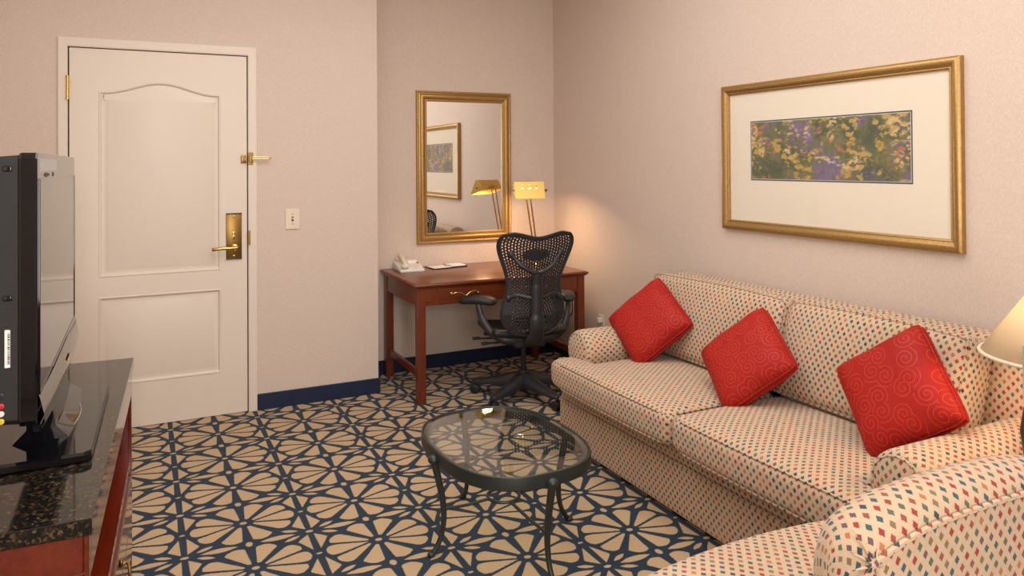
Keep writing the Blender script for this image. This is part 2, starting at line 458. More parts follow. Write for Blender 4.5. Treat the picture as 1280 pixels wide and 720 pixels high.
M_GREYL = simple('graphite_mesh_plastic', (.022, .022, .025), .45)
M_IRON = simple('dark_green_iron', (.018, .024, .021), .42, noise=.15, nscale=60)
M_GLASS = glass_mix('table_glass', (.95, .98, .96), .075)
M_PGLASS = glass_mix('picture_glass', (.99, .99, .99), .02)
M_MIRROR = simple('mirror_silver', (.93, .93, .92), .005, 1)
M_CREAM = simple('cream_plastic', srgb(224, 210, 184), .4)
M_WHITE = simple('white_plastic', srgb(226, 222, 214), .4)
M_PAPER = simple('paper', srgb(236, 234, 230), .8)
M_MATB = simple('mat_board', srgb(232, 220, 200), .85, noise=.01)
M_TEAL = simple('teal_mat_edge', srgb(58, 84, 96), .8)
M_PRINT = pond_print(); M_SHADE = lampshade(); M_CHROME = simple('chrome', (.85, .85, .85), .1, 1)
M_DARKW = simple('dark_bronze', (.03, .022, .018), .4, noise=.2)
M_CARD = simple('grey_green_card', srgb(158, 170, 152), .6)
M_YEL = simple('yellow_pencil', srgb(206, 160, 40), .5)
M_LEATHER = simple('dark_leather', (.012, .010, .010), .5)
M_RCA_R = simple('rca_red', srgb(190, 30, 34), .4); M_RCA_Y = simple('rca_yellow', srgb(220, 190, 50), .4)
M_BULB = emission('bulb_glow', (1, .72, .40), 14)

# ------------------------------------------------------------------ room
YD, XR, YA = 4.688, 2.8641, 5.0846       # door wall, right wall, alcove wall
XC = 1.349                                 # outside corner of the door wall
XL, YB, ZC = -.74, -1.85, 2.95
def st(name, bm, mat, parent=None, **k):
    o = emit(name, bm, mat, parent, **k)
    if parent is None: o['kind'] = 'structure'
    return o
b = NB(); box(b, (XL-.1, YB-.1, -.08), (XR+.1, YA+.1, 0)); st('floor', b, M_CARPET, smooth=False)
b = NB(); box(b, (XL-.1, YB-.1, ZC), (XR+.1, YA+.1, ZC+.08)); st('ceiling', b, M_CEIL, smooth=False)
# door wall with an opening for the door
DX0, DX1, DZ = -.365, .569, 2.110          # opening
b = NB()
box(b, (XL-.1, YD, 0), (DX0, YD+.12, ZC)); box(b, (DX1, YD, 0), (XC, YD+.12, ZC)); box(b, (DX0, YD, DZ), (DX1, YD+.12, ZC))
st('wall_door', b, M_WALL, smooth=False)
b = NB(); box(b, (XC-.10, YD+.12, 0), (XC, YA, ZC)); st('wall_alcove_side', b, M_WALL, smooth=False)
b = NB(); box(b, (XC-.10, YA, 0), (XR+.1, YA+.1, ZC)); st('wall_alcove', b, M_WALL, smooth=False)
b = NB(); box(b, (XR, YB-.1, 0), (XR+.1, YA, ZC)); st('wall_right', b, M_WALL, smooth=False)
b = NB(); box(b, (XL-.1, YB, 0), (XL, YD, ZC)); st('wall_left', b, M_WALL, smooth=False)
# rear wall behind the viewer, with an unseen window added for fill light
WX0, WX1, WZ0, WZ1 = -.23, .67, .55, 2.35
b = NB()
box(b, (XL-.1, YB-.1, 0), (WX0, YB, ZC)); box(b, (WX1, YB-.1, 0), (XR, YB, ZC)); box(b, (WX0, YB-.1, 0), (WX1, YB, WZ0)); box(b, (WX0, YB-.1, WZ1), (WX1, YB, ZC))
st('wall_rear', b, M_WALL, smooth=False)
win = empty('added_window_1', (0, 0, 0), kind='structure')
b = NB()
for a, c in (((WX0, WZ0), (WX0+.05, WZ1)), ((WX1-.05, WZ0), (WX1, WZ1)), ((WX0, WZ0), (WX1, WZ0+.05)), ((WX0, WZ1-.05), (WX1, WZ1)), ((.20, WZ0), (.24, WZ1))):
    box(b, (a[0], YB-.08, a[1]), (c[0], YB-.02, c[1]))
emit('added_window_frame', b, M_WHITE, win, smooth=False)
for x0, x1 in ((WX0+.05, .20), (.24, WX1-.05)):
    b = NB(); box(b, (x0, YB-.055, WZ0+.05), (x1, YB-.05, WZ1-.05)); emit('pane', b, M_PGLASS, win, smooth=False)
# baseboards
BH = .097
def bboard(name, a, c):
    b = NB(); box(b, a, c, .003, 1); st(name, b, M_BASE, smooth=False)
bboard('baseboard_door', (.612, YD-.010, 0), (XC+.010, YD, BH))
bboard('baseboard_alcove_side', (XC, YD, 0), (XC+.010, YA, BH))
bboard('baseboard_alcove', (XC+.010, YA-.010, 0), (XR, YA, BH))
bboard('baseboard_right', (XR-.010, YB, 0), (XR, YA-.010, BH))
bboard('baseboard_left', (XL, YB, 0), (XL+.010, YD, BH))
# casing
b = NB(); y0 = YD-.014
CX0, CX1, CZ = -.405, .610, 2.153
prof = [(CX0, 0), (CX0, CZ), (CX1, CZ), (CX1, 0), (DX1-.006, 0), (DX1-.006, DZ-.006), (DX0+.006, DZ-.006), (DX0+.006, 0)]
extrude_poly(b, prof, 'y', y0, YD)
bmesh.ops.bevel(b, geom=[e for e in b.edges if all(abs(v.co.y-y0) < 1e-5 for v in e.verts)], offset=.004, segments=2, affect='EDGES')
trim = st('trim_1', b, M_DOOR, sharp=30)
b = NB(); box(b, (DX0, YD, 0), (DX0+.006, YD+.12, DZ)); box(b, (DX1-.006, YD, 0), (DX1, YD+.12, DZ)); box(b, (DX0, YD, DZ-.006), (DX1, YD+.12, DZ))
emit('door_jamb', b, M_DOOR, trim, smooth=False)

# ------------------------------------------------------------------ door
door = empty('door_1', (0, YD, 0), kind='structure')
tag(door, 'cream two-panel door with arched upper panel and brass lever')
dx0, dx1, dz0, dz1 = -.352, .557, .004, 2.099
yf = .002                                  # door face, local y
def off(loop, d):
    n = len(loop); out = []
    for i in range(n):
        p, a, c = Vector(loop[i]), Vector(loop[i-1]), Vector(loop[(i+1) % n])
        e1, e2 = (p-a).normalized(), (c-p).normalized()
        n1, n2 = Vector((-e1.y, e1.x)), Vector((-e2.y, e2.x)); bs = (n1+n2)
        bs = bs/max(.3, bs.dot(n1)); out.append(p+bs*d)
    return out
pl, pr, hz = -.214, .413, 1.880
arch = []
for k in range(25):
    s = k/24; x = pr+(pl-pr)*s
    q = abs(2*s-1)
    arch.append((x, hz-.012+.060*(.5+.5*math.cos(PI*min(1, q/.92)))))
up = [(pl, .845), (pr, .845)]+arch        # counter-clockwise
lo = [(pl, .248), (pr, .248), (pr, .738), (pl, .738)]
b = NB()
outer = [b.verts.new((x, yf, z)) for x, z in ((dx0, dz0), (dx1, dz0), (dx1, dz1), (dx0, dz1))]
ed = [b.edges.new((outer[i], outer[(i+1) % 4])) for i in range(4)]
rings = []
for L in (up, lo):
    vs = [b.verts.new((x, yf, z)) for x, z in L]
    ed += [b.edges.new((vs[i], vs[(i+1) % len(vs)])) for i in range(len(vs))]
    rings.append((L, vs))
bmesh.ops.triangle_fill(b, use_beauty=True, use_dissolve=False, edges=ed)
for L, vs in rings:
    prev = vs
    for d, dep in ((.004, -.003), (.009, -.002), (.016, .009), (.022, .0095), (.046, .002), (.050, .001)):
        o2 = off(L, d); nv = [b.verts.new((p.x, yf+dep, p.y)) for p in o2]; n = len(nv)
        for i in range(n): b.faces.new((prev[i], prev[(i+1) % n], nv[(i+1) % n], nv[i]))
        prev = nv
    b.faces.new(prev)
for i in range(4):
    a, c = outer[i], outer[(i+1) % 4]
    b.faces.new((a, c, b.verts.new(c.co+Vector((0, .04, 0))), b.verts.new(a.co+Vector((0, .04, 0)))))
bmesh.ops.remove_doubles(b, verts=b.verts, dist=1e-6)
bmesh.ops.recalc_face_normals(b, faces=b.faces)
emit('door_leaf', b, M_DOOR, door, sharp=25)
# backing behind the door so that no light leaks through the gaps
b = NB(); box(b, (DX0-.02, .125, 0), (DX1+.02, .14, DZ+.02)); emit('door_light_block', b, M_DOOR, door, smooth=False)
for z0, z1 in ((1.822, 1.940), (.20, .318)):
    b = NB(); tube(b, [(-.359, -.018, z0), (-.359, -.018, z1)], .008, 12)
    tube(b, [(-.359, -.018, z0-.006), (-.359, -.018, z0)], .0095, 12); tube(b, [(-.359, -.018, z1), (-.359, -.018, z1+.006)], .0095, 12)
    emit('hinge', b, M_BRASSL, door)
# lock plate and lever
b = NB(); box(b, (.440, yf-.008, .905), (.527, yf, 1.175), .003, 2); pl_ = emit('lock_plate', b, M_BRASSD, door, sharp=25)
b = NB()
t = NB(); lathe(t, [(.021, 0), (.021, .010), (.012, .014), (.011, .045)], 24); join(b, t, Matrix.Translation((.487, yf-.008, .972)) @ Matrix.Rotation(PI/2, 4, 'X'))
tube(b, smoothpath([(.497, yf-.052, .973), (.470, yf-.054, .974), (.42, yf-.052, .975), (.375, yf-.047, .971), (.362, yf-.043, .969)], 6), [.0105]*4+[.0095]*20+[.011], 12, flat=.7)
emit('lever_handle', b, M_BRASS, pl_)
b = NB(); box(b, (.477, yf-.014, 1.020), (.487, yf-.008, 1.060), .002); t = NB(); lathe(t, [(.009, 0), (.009, .006), (.006, .007)], 16); join(b, t, Matrix.Translation((.482, yf-.008, 1.058)) @ Matrix.Rotation(PI/2, 4, 'X'))
box(b, (.474, yf-.014, 1.028), (.490, yf-.009, 1.040), .002)
emit('thumb_turn', b, M_BRASSL, pl_)
for z in (1.155, .925):
    b = NB(); t = NB(); lathe(t, [(.007, 0), (.006, .003), (.001, .0045)], 14); join(b, t, Matrix.Translation((.483, yf-.008, z)) @ Matrix.Rotation(PI/2, 4, 'X'))
    emit('screw', b, M_BRASSL, pl_)
for z in (.9045, 1.168):
    b = NB(); box(b, (.440, yf-.0105, z), (.527, yf-.001, z+.0075), .001); emit('plate_end_band', b, M_DARKW, pl_)
b = NB(); box(b, (.560, -.018, .985), (.574, -.0135, 1.07), .001); emit('strike_plate', b, M_BRASSD, door, smooth=False)
# swing-bar guard: keeper on the leaf, bar on the casing
b = NB(); box(b, (.523, -.006, 1.468), (.552, .002, 1.515), .002); tube(b, [(.545, -.022, 1.492), (.545, -.004, 1.492)], .006, 10); t = NB(); lathe(t, [(.009, -.006), (.009, .006)], 14); join(b, t, Matrix.Translation((.545, -.024, 1.492)) @ Matrix.Rotation(PI/2, 4, 'X'))
emit('guard_keeper', b, M_BRASSD, door)
guard = empty('door_guard', (0, YD, 0), label='small brass swing-bar guard screwed to the door casing', cat='door guard')
b = NB(); box(b, (.562, -.019, 1.459), (.590, -.014, 1.532), .002); box(b, (.566, -.034, 1.472), (.584, -.019, 1.518), .003); emit('guard_plate', b, M_BRASSD, guard, sharp=30)
b = NB(); tube(b, smoothpath([(.578, -.030, 1.503), (.60, -.032, 1.503), (.672, -.032, 1.503), (.680, -.032, 1.4975), (.672, -.032, 1.492), (.60, -.032, 1.492), (.578, -.030, 1.492)], 5), .0032, 8)
t = NB(); bmesh.ops.create_uvsphere(t, u_segments=12, v_segments=8, radius=.007); join(b, t, Matrix.Translation((.684, -.032, 1.4975)))
emit('swing_bar', b, M_BRASSL, guard)

# light switch
sw = empty('light_switch', (.8185, YD, 1.128), label='cream light switch plate on the wall right of the door', cat='light switch')
b = NB(); box(b, (-.0425, -.007, -.0625), (.0425, 0, .0625), .004, 2); emit('switch_plate', b, M_CREAM, sw, sharp=30)
b = NB(); box(b, (-.006, -.0078, -.014), (.006, -.0069, .014)); emit('toggle_slot', b, M_DARKW, sw, smooth=False)
b = NB(); box(b, (-.0045, -.018, -.002), (.0045, -.006, .007), .0015); emit('toggle', b, M_CREAM, sw, sharp=30)
for z in (-.03, .03):
    b = NB(); t = NB(); lathe(t, [(.0035, 0), (.003, .0016)], 10); join(b, t, Matrix.Translation((0, -.007, z)) @ Matrix.Rotation(PI/2, 4, 'X'))
    emit('screw', b, M_BRASSD, sw)
# wall outlet beside the sofa arm
ou = empty('wall_outlet', (XR, 4.42, .345), label='cream wall outlet with a white plug behind the sofa arm', cat='outlet')
b = NB(); box(b, (-.006, -.036, -.058), (0, .036, .058), .003); emit('outlet_plate', b, M_CREAM, ou, sharp=30)
b = NB(); box(b, (-.038, -.015, .004), (-.006, .015, .036), .005); emit('plug', b, M_WHITE, ou, sharp=30)

# ------------------------------------------------------------------ frames
def frame(name, parent, x0, x1, z0, z1, prof, mat, M):
    """mitred moulding; prof = (inset from outer edge, height off the wall)"""
    b = NB(); loops = []
    for ins, hh in prof: loops.append([M @ Vector(p) for p in ((x0+ins, -hh, z0+ins), (x1-ins, -hh, z0+ins), (x1-ins, -hh, z1-ins), (x0+ins, -hh, z1-ins))])
    loft(b, loops, closed=True, caps=False)
    return emit(name, b, mat, parent, sharp=35)
I4 = Matrix.Identity(4)
mir = empty('wall_mirror', (0, YA, 0), label='tall gilt-framed mirror hanging above the desk', cat='mirror')
mx0, mx1, mz0, mz1 = 1.743, 2.487, .886, 1.979
frame('outer_bead', mir, mx0, mx1, mz0, mz1, [(0, 0), (0, .016), (.003, .021), (.008, .023), (.014, .021), (.018, .016)], M_GOLDB, I4)
frame('frame_moulding', mir, mx0, mx1, mz0, mz1, [(.017, .016), (.020, .017), (.028, .026), (.036, .031), (.044, .031), (.052, .026), (.058, .018), (.062, .016), (.064, .020), (.070, .021), (.076, .017), (.076, .004)], M_GOLD, I4)
b = NB(); box(b, (mx0+.073, -.008, mz0+.073), (mx1-.073, -.004, mz1-.073)); emit('mirror_glass', b, M_MIRROR, mir, smooth=False)
# bead row on the frame
b = NB()
def beads(b, p, q, n, r):
    for k in range(n):
        c = Vector(p)+(Vector(q)-Vector(p))*((k+.5)/n); t = NB(); bmesh.ops.create_icosphere(t, subdivisions=1, radius=r); join(b, t, Matrix.Translation(c))
bi = .009
beads(b, (mx0+bi, -.023, mz0), (mx0+bi, -.023, mz1), 64, .006); beads(b, (mx1-bi, -.023, mz0), (mx1-bi, -.023, mz1), 64, .006)
beads(b, (mx0, -.023, mz0+bi), (mx1, -.023, mz0+bi), 44, .006); beads(b, (mx0, -.023, mz1-bi), (mx1, -.023, mz1-bi), 44, .006)
o = emit('bead_row', b, M_GOLDB, mir); o['kind'] = 'stuff'

pic = empty('framed_picture', (XR, 0, 0), label='wide gilt-framed print in a cream mat above the sofa', cat='picture')
MP = Matrix(((0, 1, 0, 0), (-1, 0, 0, 0), (0, 0, 1, 0), (0, 0, 0, 1)))   # local x -> -Y, local -y -> -X
py0, py1, pz0, pz1 = -3.176, -1.839, 1.097, 1.866
frame('frame_moulding', pic, py0, py1, pz0, pz1, [(0, 0), (0, .024), (.005, .030), (.012, .034), (.022, .034), (.030, .029), (.036, .022), (.040, .020), (.044, .022), (.049, .018), (.051, .010), (.051, .004)], M_GOLD, MP)
def MPt(x, h_, z): return MP @ Vector((x, -h_, z))
def slab(name, x0, x1, z0, z1, h0, h1, mat, parent, uv=False):
    b = NB(); a, c = MPt(x0, h1, z0), MPt(x1, h0, z1)
    box(b, [min(a[i], c[i]) for i in range(3)], [max(a[i], c[i]) for i in range(3)])
    if uv:
        l_ = b.loops.layers.uv.verify()
        for f in b.faces:
            for l in f.loops: l[l_].uv = ((-l.vert.co.y-x0), (l.vert.co.z-z0))
    return emit(name, b, mat, parent, smooth=False)
slab('mat_board', py0+.048, py1-.048, pz0+.048, pz1-.048, .002, .008, M_MATB, pic)
slab('mat_edge', -2.974, -2.054, 1.361, 1.668, .007, .0085, M_TEAL, pic)
slab('inner_mat_line', -2.968, -2.060, 1.3675, 1.6615, .007, .0088, M_MATB, pic)
slab('garden_print', -2.966, -2.062, 1.3695, 1.6595, .007, .0092, M_PRINT, pic, uv=True)
slab('picture_glass', py0+.048, py1-.048, pz0+.048, pz1-.048, .0125, .0135, M_PGLASS, pic)

# ------------------------------------------------------------------ desk
desk = empty('writing_desk', (0, 0, 0), label='cherry wood writing desk with two drawers in the alcove', cat='desk')
tx0, tx1, ty0, ty1, tz = 1.474, 2.694, 4.318, 5.080, .729
b = NB(); uvl = b.loops.layers.uv.verify(); loops = []
for ins, z in ((.012, tz-.030), (.010, tz-.024), (.002, tz-.019), (0, tz-.015), (0, tz-.010), (.003, tz-.004), (.010, tz-.001), (.014, tz)):
    loops.append([(tx0+ins, ty0+ins, z), (tx1-ins, ty0+ins, z), (tx1-ins, ty1, z), (tx0+ins, ty1, z)])
loft(b, loops); emit('desk_top', b, M_DESK, desk, sharp=50)
lx0, lx1, ly0, ly1, lw = 1.494, 2.674, 4.338, 5.045, .052
legm = None
for x, y in ((lx0, ly0), (lx1-lw, ly0), (lx0, ly1-lw), (lx1-lw, ly1-lw)):
    if legm is None:
        b = NB(); box(b, (0, 0, 0), (lw, lw, tz-.030), .003, 2); legm = emit('leg', b, M_DESKL, desk, sharp=30, loc=(x, y, 0))
    else: link_copy(legm, desk, (x, y, 0))
az0, az1 = .590, tz-.030
b = NB(); box(b, (lx0+lw, ly0+.008, az0), (lx1-lw, ly0+.028, az1)); emit('front_apron', b, M_DESK, desk, smooth=False)
b = NB(); box(b, (lx0+lw, ly1-.028, az0), (lx1-lw, ly1-.008, az1)); emit('back_apron', b, M_DESK, desk, smooth=False)
for x in (lx0+.006, lx1-.026):
    b = NB(); box(b, (x, ly0+lw, az0), (x+.020, ly1-lw, az1)); emit('side_apron', b, M_DESK, desk, smooth=False)
for x in (lx0+.014, lx1-.036):
    b = NB(); box(b, (x, ly0+lw, .150), (x+.022, ly1-lw, .195), .002); emit('side_stretcher', b, M_DESK, desk, sharp=30)
for x0, x1 in ((1.630, 2.050), (2.120, 2.540)):
    b = NB(); box(b, (x0, ly0+.001, az0+.004), (x1, ly0+.012, az1-.006), .002); dr = emit('drawer_front', b, M_DESK, desk, sharp=30)
    xc = (x0+x1)/2-.045; zc = .655; b = NB()
    tube(b, smoothpath([(xc-.085, ly0-.020, zc-.004), (xc-.065, ly0-.026, zc+.008), (xc-.030, ly0-.028, zc+.004), (xc, ly0-.028, zc-.014), (xc+.03, ly0-.028, zc+.004), (xc+.065, ly0-.026, zc+.012), (xc+.085, ly0-.020, zc+.004)], 6), .0042, 8)
    for s in (-1, 1):
        tube(b, [(xc+s*.080, ly0+.002, zc), (xc+s*.080, ly0-.022, zc)], .0045, 8)
        t = NB(); bmesh.ops.create_uvsphere(t, u_segments=12, v_segments=8, radius=.011); bmesh.ops.scale(t, vec=(1, .5, 1.2), verts=t.verts); join(b, t, Matrix.Translation((xc+s*.083, ly0-.003, zc-.001)))
        t = NB(); bmesh.ops.create_uvsphere(t, u_segments=12, v_segments=8, radius=.0075); join(b, t, Matrix.Translation((xc+s*.088, ly0-.022, zc-.002*s)))
    emit('drawer_pull', b, M_BRASS, dr)

# telephone
ph = empty('telephone', (1.635, 4.925, tz), -.06, label='cream desk telephone at the left end of the desk', cat='telephone')
b = NB(); extrude_poly(b, [(-.095, 0), (.115, 0), (.115, .062), (-.095, .018)], 'x', -.085, .085); bmesh.ops.bevel(b, geom=list(b.edges), offset=.006, segments=2, affect='EDGES'); emit('phone_base', b, M_WHITE, ph, sharp=30)
def ramp_z(y): return .018+(y+.095)*.044/.21
b = NB()
tube(b, smoothpath([(-.048, -.080, ramp_z(-.08)+.020), (-.048, -.05, ramp_z(-.05)+.034), (-.048, .01, ramp_z(.01)+.046), (-.048, .07, ramp_z(.07)+.036), (-.048, .10, ramp_z(.1)+.020)], 5), .0165, 12, flat=.9)
for y in (-.072, .092):
    t = NB(); bmesh.ops.create_uvsphere(t, u_segments=16, v_segments=10, radius=.027); bmesh.ops.scale(t, vec=(1, 1, .7), verts=t.verts); join(b, t, Matrix.Translation((-.048, y, ramp_z(y)+.016)))
emit('handset', b, M_CREAM, ph)
kb = None
for i in range(3):
    for j in range(4):
        x, y = .010+i*.020, -.055+j*.022
        if kb is None:
            b = NB(); box(b, (-.007, -.006, 0), (.007, .006, .005), .0015); kb = emit('key', b, M_CREAM, ph, sharp=30, loc=(x, y, ramp_z(y)-.001))
        else: link_copy(kb, ph, (x, y, ramp_z(y)-.001))
b = NB(); box(b, (.005, .045, ramp_z(.05)-.002), (.075, .085, ramp_z(.07)+.006), .002); emit('speed_dial_card', b, M_PAPER, ph, sharp=30)
for y in (.020, .036):
    b = NB(); box(b, (.062, y, ramp_z(y)), (.074, y+.008, ramp_z(y)+.006)); emit('red_button', b, M_RCA_R, ph, smooth=False)
# notepads
np1 = empty('note_folder', (1.865, 4.945, tz), .12, label='white card in a dark leather folder beside the telephone', cat='folder')
b = NB(); box(b, (-.075, -.06, 0), (.075, .075, .006), .001); emit('folder', b, M_LEATHER, np1, smooth=False)
b = NB(); box(b, (-.068, -.052, .006), (.068, .070, .008)); emit('card', b, M_PAPER, np1, smooth=False)
np2 = empty('note_pad', (1.995, 4.965, tz), .10, label='white note pad on dark backing, rightmost paper on the desk', cat='notepad')
b = NB(); box(b, (-.062, -.055, 0), (.062, .075, .008), .001); emit('pad_holder', b, M_LEATHER, np2, smooth=False)
b = NB(); box(b, (-.055, -.047, .008), (.055, .070, .014)); emit('paper_sheets', b, M_PAPER, np2, smooth=False)
b = NB(); tube(b, [(0, 0, 0), (.02, .12, 0)], .0038, 6); o = emit('pencil', b, M_YEL, None, loc=(1.915, 4.935, tz+.0125)); tag(o, 'short yellow pencil lying between folder and note pad', 'pencil')

# ------------------------------------------------------------------ desk lamp
dl = empty('desk_lamp', (2.560, 4.80, tz), label='brass desk lamp with tent-shaped slotted shade and twin stems', cat='lamp')
b = NB(); lathe(b, [(.085, 0), (.085, .008), (.078, .016), (.03, .022), (.02, .028)], 36); emit('lamp_base', b, M_BRASS, dl, sharp=40)
stem_top = Vector((-.085, -.015, .545))
for s in (-1, 1):
    b = NB(); tube(b, [(s*.012, 0, .02), (stem_top.x+s*.017, stem_top.y, stem_top.z)], .0055, 10); emit('stem', b, M_BRASS, dl)
b = NB(); tube(b, [(stem_top.x-.03, stem_top.y, stem_top.z), (stem_top.x+.03, stem_top.y, stem_top.z)], .008, 10)
tube(b, [stem_top, stem_top+Vector((0, -.03, .01))], .006, 8); emit('swivel', b, M_BRASS, dl)
# shade: hollow prism along x, tilted ridge
shx, shy, shz = -.105, -.075, .535
sh = empty('shade_pivot', (0, 0, 0)); bpy.data.objects.remove(sh)
W = .104
prof = [(-.085, -.055), (-.028, .062), (.010, .062), (.060, -.012)]
b = NB(); T = .0025
def quad(b, p0, p1, x0, x1):
    vs = [b.verts.new(v) for v in ((x0, *p0), (x1, *p0), (x1, *p1), (x0, *p1))]; b.faces.new(vs)
# front slope with three slots
p0, p1 = Vector(prof[0]), Vector(prof[1])
def L(t_): v = p0.lerp(p1, t_); return (v.x, v.y)
xs = [-W, -.056, -.046, -.006, .006, .044, .054, W]
for i in range(len(xs)-1):
    if i in (1, 3, 5):
        quad(b, L(0), L(.58), xs[i], xs[i+1]); quad(b, L(.80), L(1), xs[i], xs[i+1])
    else:
        for a_, c_ in ((0, .58), (.58, .80), (.80, 1)): quad(b, L(a_), L(c_), xs[i], xs[i+1])
for i in range(1, 3): quad(b, prof[i], prof[i+1], -W, W)
for x in (-W, W): b.faces.new([b.verts.new((x, *p)) for p in prof])
bmesh.ops.remove_doubles(b, verts=b.verts, dist=1e-5); bmesh.ops.recalc_face_normals(b, faces=b.faces)
sho = emit('lamp_shade', b, M_BRASSS, dl, smooth=False, loc=(shx, shy, shz)); sho.rotation_euler = (0, 0, -.32)
md = sho.modifiers.new('thick', 'SOLIDIFY'); md.thickness = .002; md.offset = -1
b = NB(); tube(b, [(W, -.01, .0), (W+.016, -.01, .0)], .005, 8); t = NB(); bmesh.ops.create_uvsphere(t, u_segments=12, v_segments=8, radius=.010); join(b, t, Matrix.Translation((W+.020, -.01, 0)))
emit('switch_knob', b, M_BRASSD, sho)
b = NB(); tube(b, [(-W, -.01, 0), (-W-.012, -.01, 0)], .005, 8); emit('pivot_pin', b, M_BRASSD, sho)
b = NB(); tube(b, [(-.055, -.012, .008), (.055, -.012, .008)], .011, 12); emit('bulb', b, M_BULB, sho)
a = -.32; bl = (2.545+shx, 4.80+shy-.01, tz+shz-.028)
d = bpy.data.lights.new('desk_lamp_bulb', 'AREA'); d.shape = 'RECTANGLE'; d.size = .16; d.size_y = .05; d.energy = 4.0; d.color = (1, .66, .38)
o = bpy.data.objects.new('desk_lamp_bulb', d); COL.objects.link(o); o.location = bl; o.rotation_euler = (0, 0, -.32)
# cord
b = NB(); tube(b, smoothpath([(2.56, 4.60, .66), (2.595, 4.44, .60), (2.615, 4.40, .50), (2.60, 4.42, .41), (2.50, 4.52, .40), (2.44, 4.62, .36), (2.45, 4.80, .22), (2.50, 5.02, .15)], 8), .0045, 8)
tag(emit('lamp_cord', b, M_BLACKM), 'black power cord looping below the right end of the desk', 'cord')

# ------------------------------------------------------------------ task chair
tc = empty('task_chair', (2.130, 4.185, 0), math.radians(-9), label='black mesh-back swivel task chair pulled up to the desk', cat='chair')
# local: faces +y
base_rot = math.radians(-9)
leg0 = None
for k in range(5):
    a = math.radians(137+72*k)+math.radians(9)
    if leg0 is None:
        b = NB(); loops = []
        for x, w_, z0, z1 in ((.020, .046, .080, .158), (.06, .044, .078, .152), (.15, .036, .074, .128), (.25, .028, .070, .104), (.315, .023, .066, .094), (.338, .012, .070, .088)):
            loops.append([(x, -w_, z0), (x, -w_*1.1, (z0+z1)/2), (x, -w_*.5, z1), (x, w_*.5, z1), (x, w_*1.1, (z0+z1)/2), (x, w_, z0)])
        loft(b, loops); leg0 = emit('base_leg', b, M_GREY, tc, sharp=50); leg0.rotation_euler = (0, 0, a)
        b = NB()
        for s in (-1, 1):
            t = NB(); lathe(t, [(.006, -.011), (.024, -.011), (.029, -.007), (.029, .007), (.024, .011), (.006, .011)], 24); join(b, t, Matrix.Translation((.318, s*.016, .029)) @ Matrix.Rotation(PI/2, 4, 'X'))
        tube(b, [(.318, 0, .029), (.318, 0, .075)], .008, 8); tube(b, [(.318, -.02, .029), (.318, .02, .029)], .007, 8)
        cs0 = emit('caster', b, M_BLACKM, leg0, sharp=40)
    else:
        lg = link_copy(leg0, tc, rot=(0, 0, a)); link_copy(cs0, lg)
b = NB(); lathe(b, [(.022, .040), (.030, .050), (.036, .075), (.036, .165), (.030, .172)], 28); emit('base_hub', b, M_GREY, tc)
b = NB(); lathe(b, [(.015, .165), (.015, .36)], 20); emit('gas_column', b, M_BLACKM, tc)
b = NB(); rbox(b, (0, -.02, .375), (.20, .26, .07), .02, 3, 3); emit('tilt_mechanism', b, M_GREY, tc)
def seatd(p, h_):
    u_, v_ = p.x/h_[0], p.y/h_[1]
    z = p.z - .02*(1-u_*u_)*(1-v_*v_) - (.05*max(0, v_-.55)**1.2 if v_ > .55 else 0) + .012*abs(u_)**2
    k = 1-.10*max(0, v_)**2-.06*max(0, -v_)**2
    return (p.x*k, p.y, z)
b = NB(); rbox(b, (0, .06, .430), (.49, .45, .045), .022, (12, 12, 1), 3, seatd); emit('seat', b, M_BLACKM, tc)
for s in (-1, 1):
    b = NB(); tube(b, smoothpath([(s*.10, .02, .37), (s*.17, .06, .385), (s*.235, .07, .40)], 4), .011, 8); emit('seat_bracket', b, M_GREY, tc)
# perforated back
WZ = [(.420, .03), (.428, .085), (.440, .118), (.465, .155), (.50, .182), (.55, .200), (.60, .194), (.65, .182), (.70, .168), (.735, .164), (.78, .172), (.83, .188), (.88, .208), (.93, .226), (.97, .236), (1.00, .235), (1.02, .228), (1.040, .210), (1.050, .188), (1.056, .150)]
def wz(z):
    for (a, p), (c, q) in zip(WZ, WZ[1:]):
        if z <= c: k = max(0, (z-a)/(c-a)); return p+(q-p)*k
    return WZ[-1][1]
YZ = [(.42, -.185), (.48, -.205), (.56, -.222), (.64, -.226), (.72, -.228), (.80, -.240), (.90, -.268), (1.00, -.302), (1.06, -.325)]
def yz(z):
    for (a, p), (c, q) in zip(YZ, YZ[1:]):
        if z <= c: k = max(0, (z-a)/(c-a)); return p+(q-p)*k
    return YZ[-1][1]
def bpt(s, z):
    w_ = wz(z); x = s*w_
    dip = .034*math.exp(-(x/.105)**2)*max(0, min(1, (z-.80)/.25))**1.5
    return Vector((x, yz(z-dip)+.85*x*x, z-dip))
NX, NZ = 125, 176
b = NB(); G = []
for j in range(NZ+1):
    z = .420+(1.056-.420)*j/NZ
    G.append([b.verts.new(bpt(2*i/NX-1, z)) for i in range(NX+1)])
for j in range(NZ):
    for i in range(NX):
        z = .420+(1.056-.420)*(j+.5)/NZ; s = 2*(i+.5)/NX-1; x = s*wz(z)
        hole = False
        edge = (1-abs(s))*wz(z) < .013 or z < .452 or z > 1.030
        if not edge:
            if z > .655:
                c_, r_ = divmod(i, 5); hole = r_ in (1, 2, 3)[:2] and ((j+(2 if c_ % 2 else 0)) % 5) not in (0, 1)
                if abs(s) > .985: hole = False
            else:
                rx, rz = x/.92, z-.545; rho = math.hypot(rx, rz); th = math.atan2(rz, rx)
                rg = rho/.0165; n_ = int(rg)
                if rg-n_ > .5 and rho < .125: hole = (th/(2*PI)*max(6, n_*5)+(n_ % 2)*.5) % 1 < .80
                elif rg-n_ > .5 and rho < .16: hole = (th/(2*PI)*max(6, n_*6)+(n_ % 2)*.5) % 1 < .45
        if not hole: b.faces.new((G[j][i], G[j][i+1], G[j+1][i+1], G[j+1][i]))
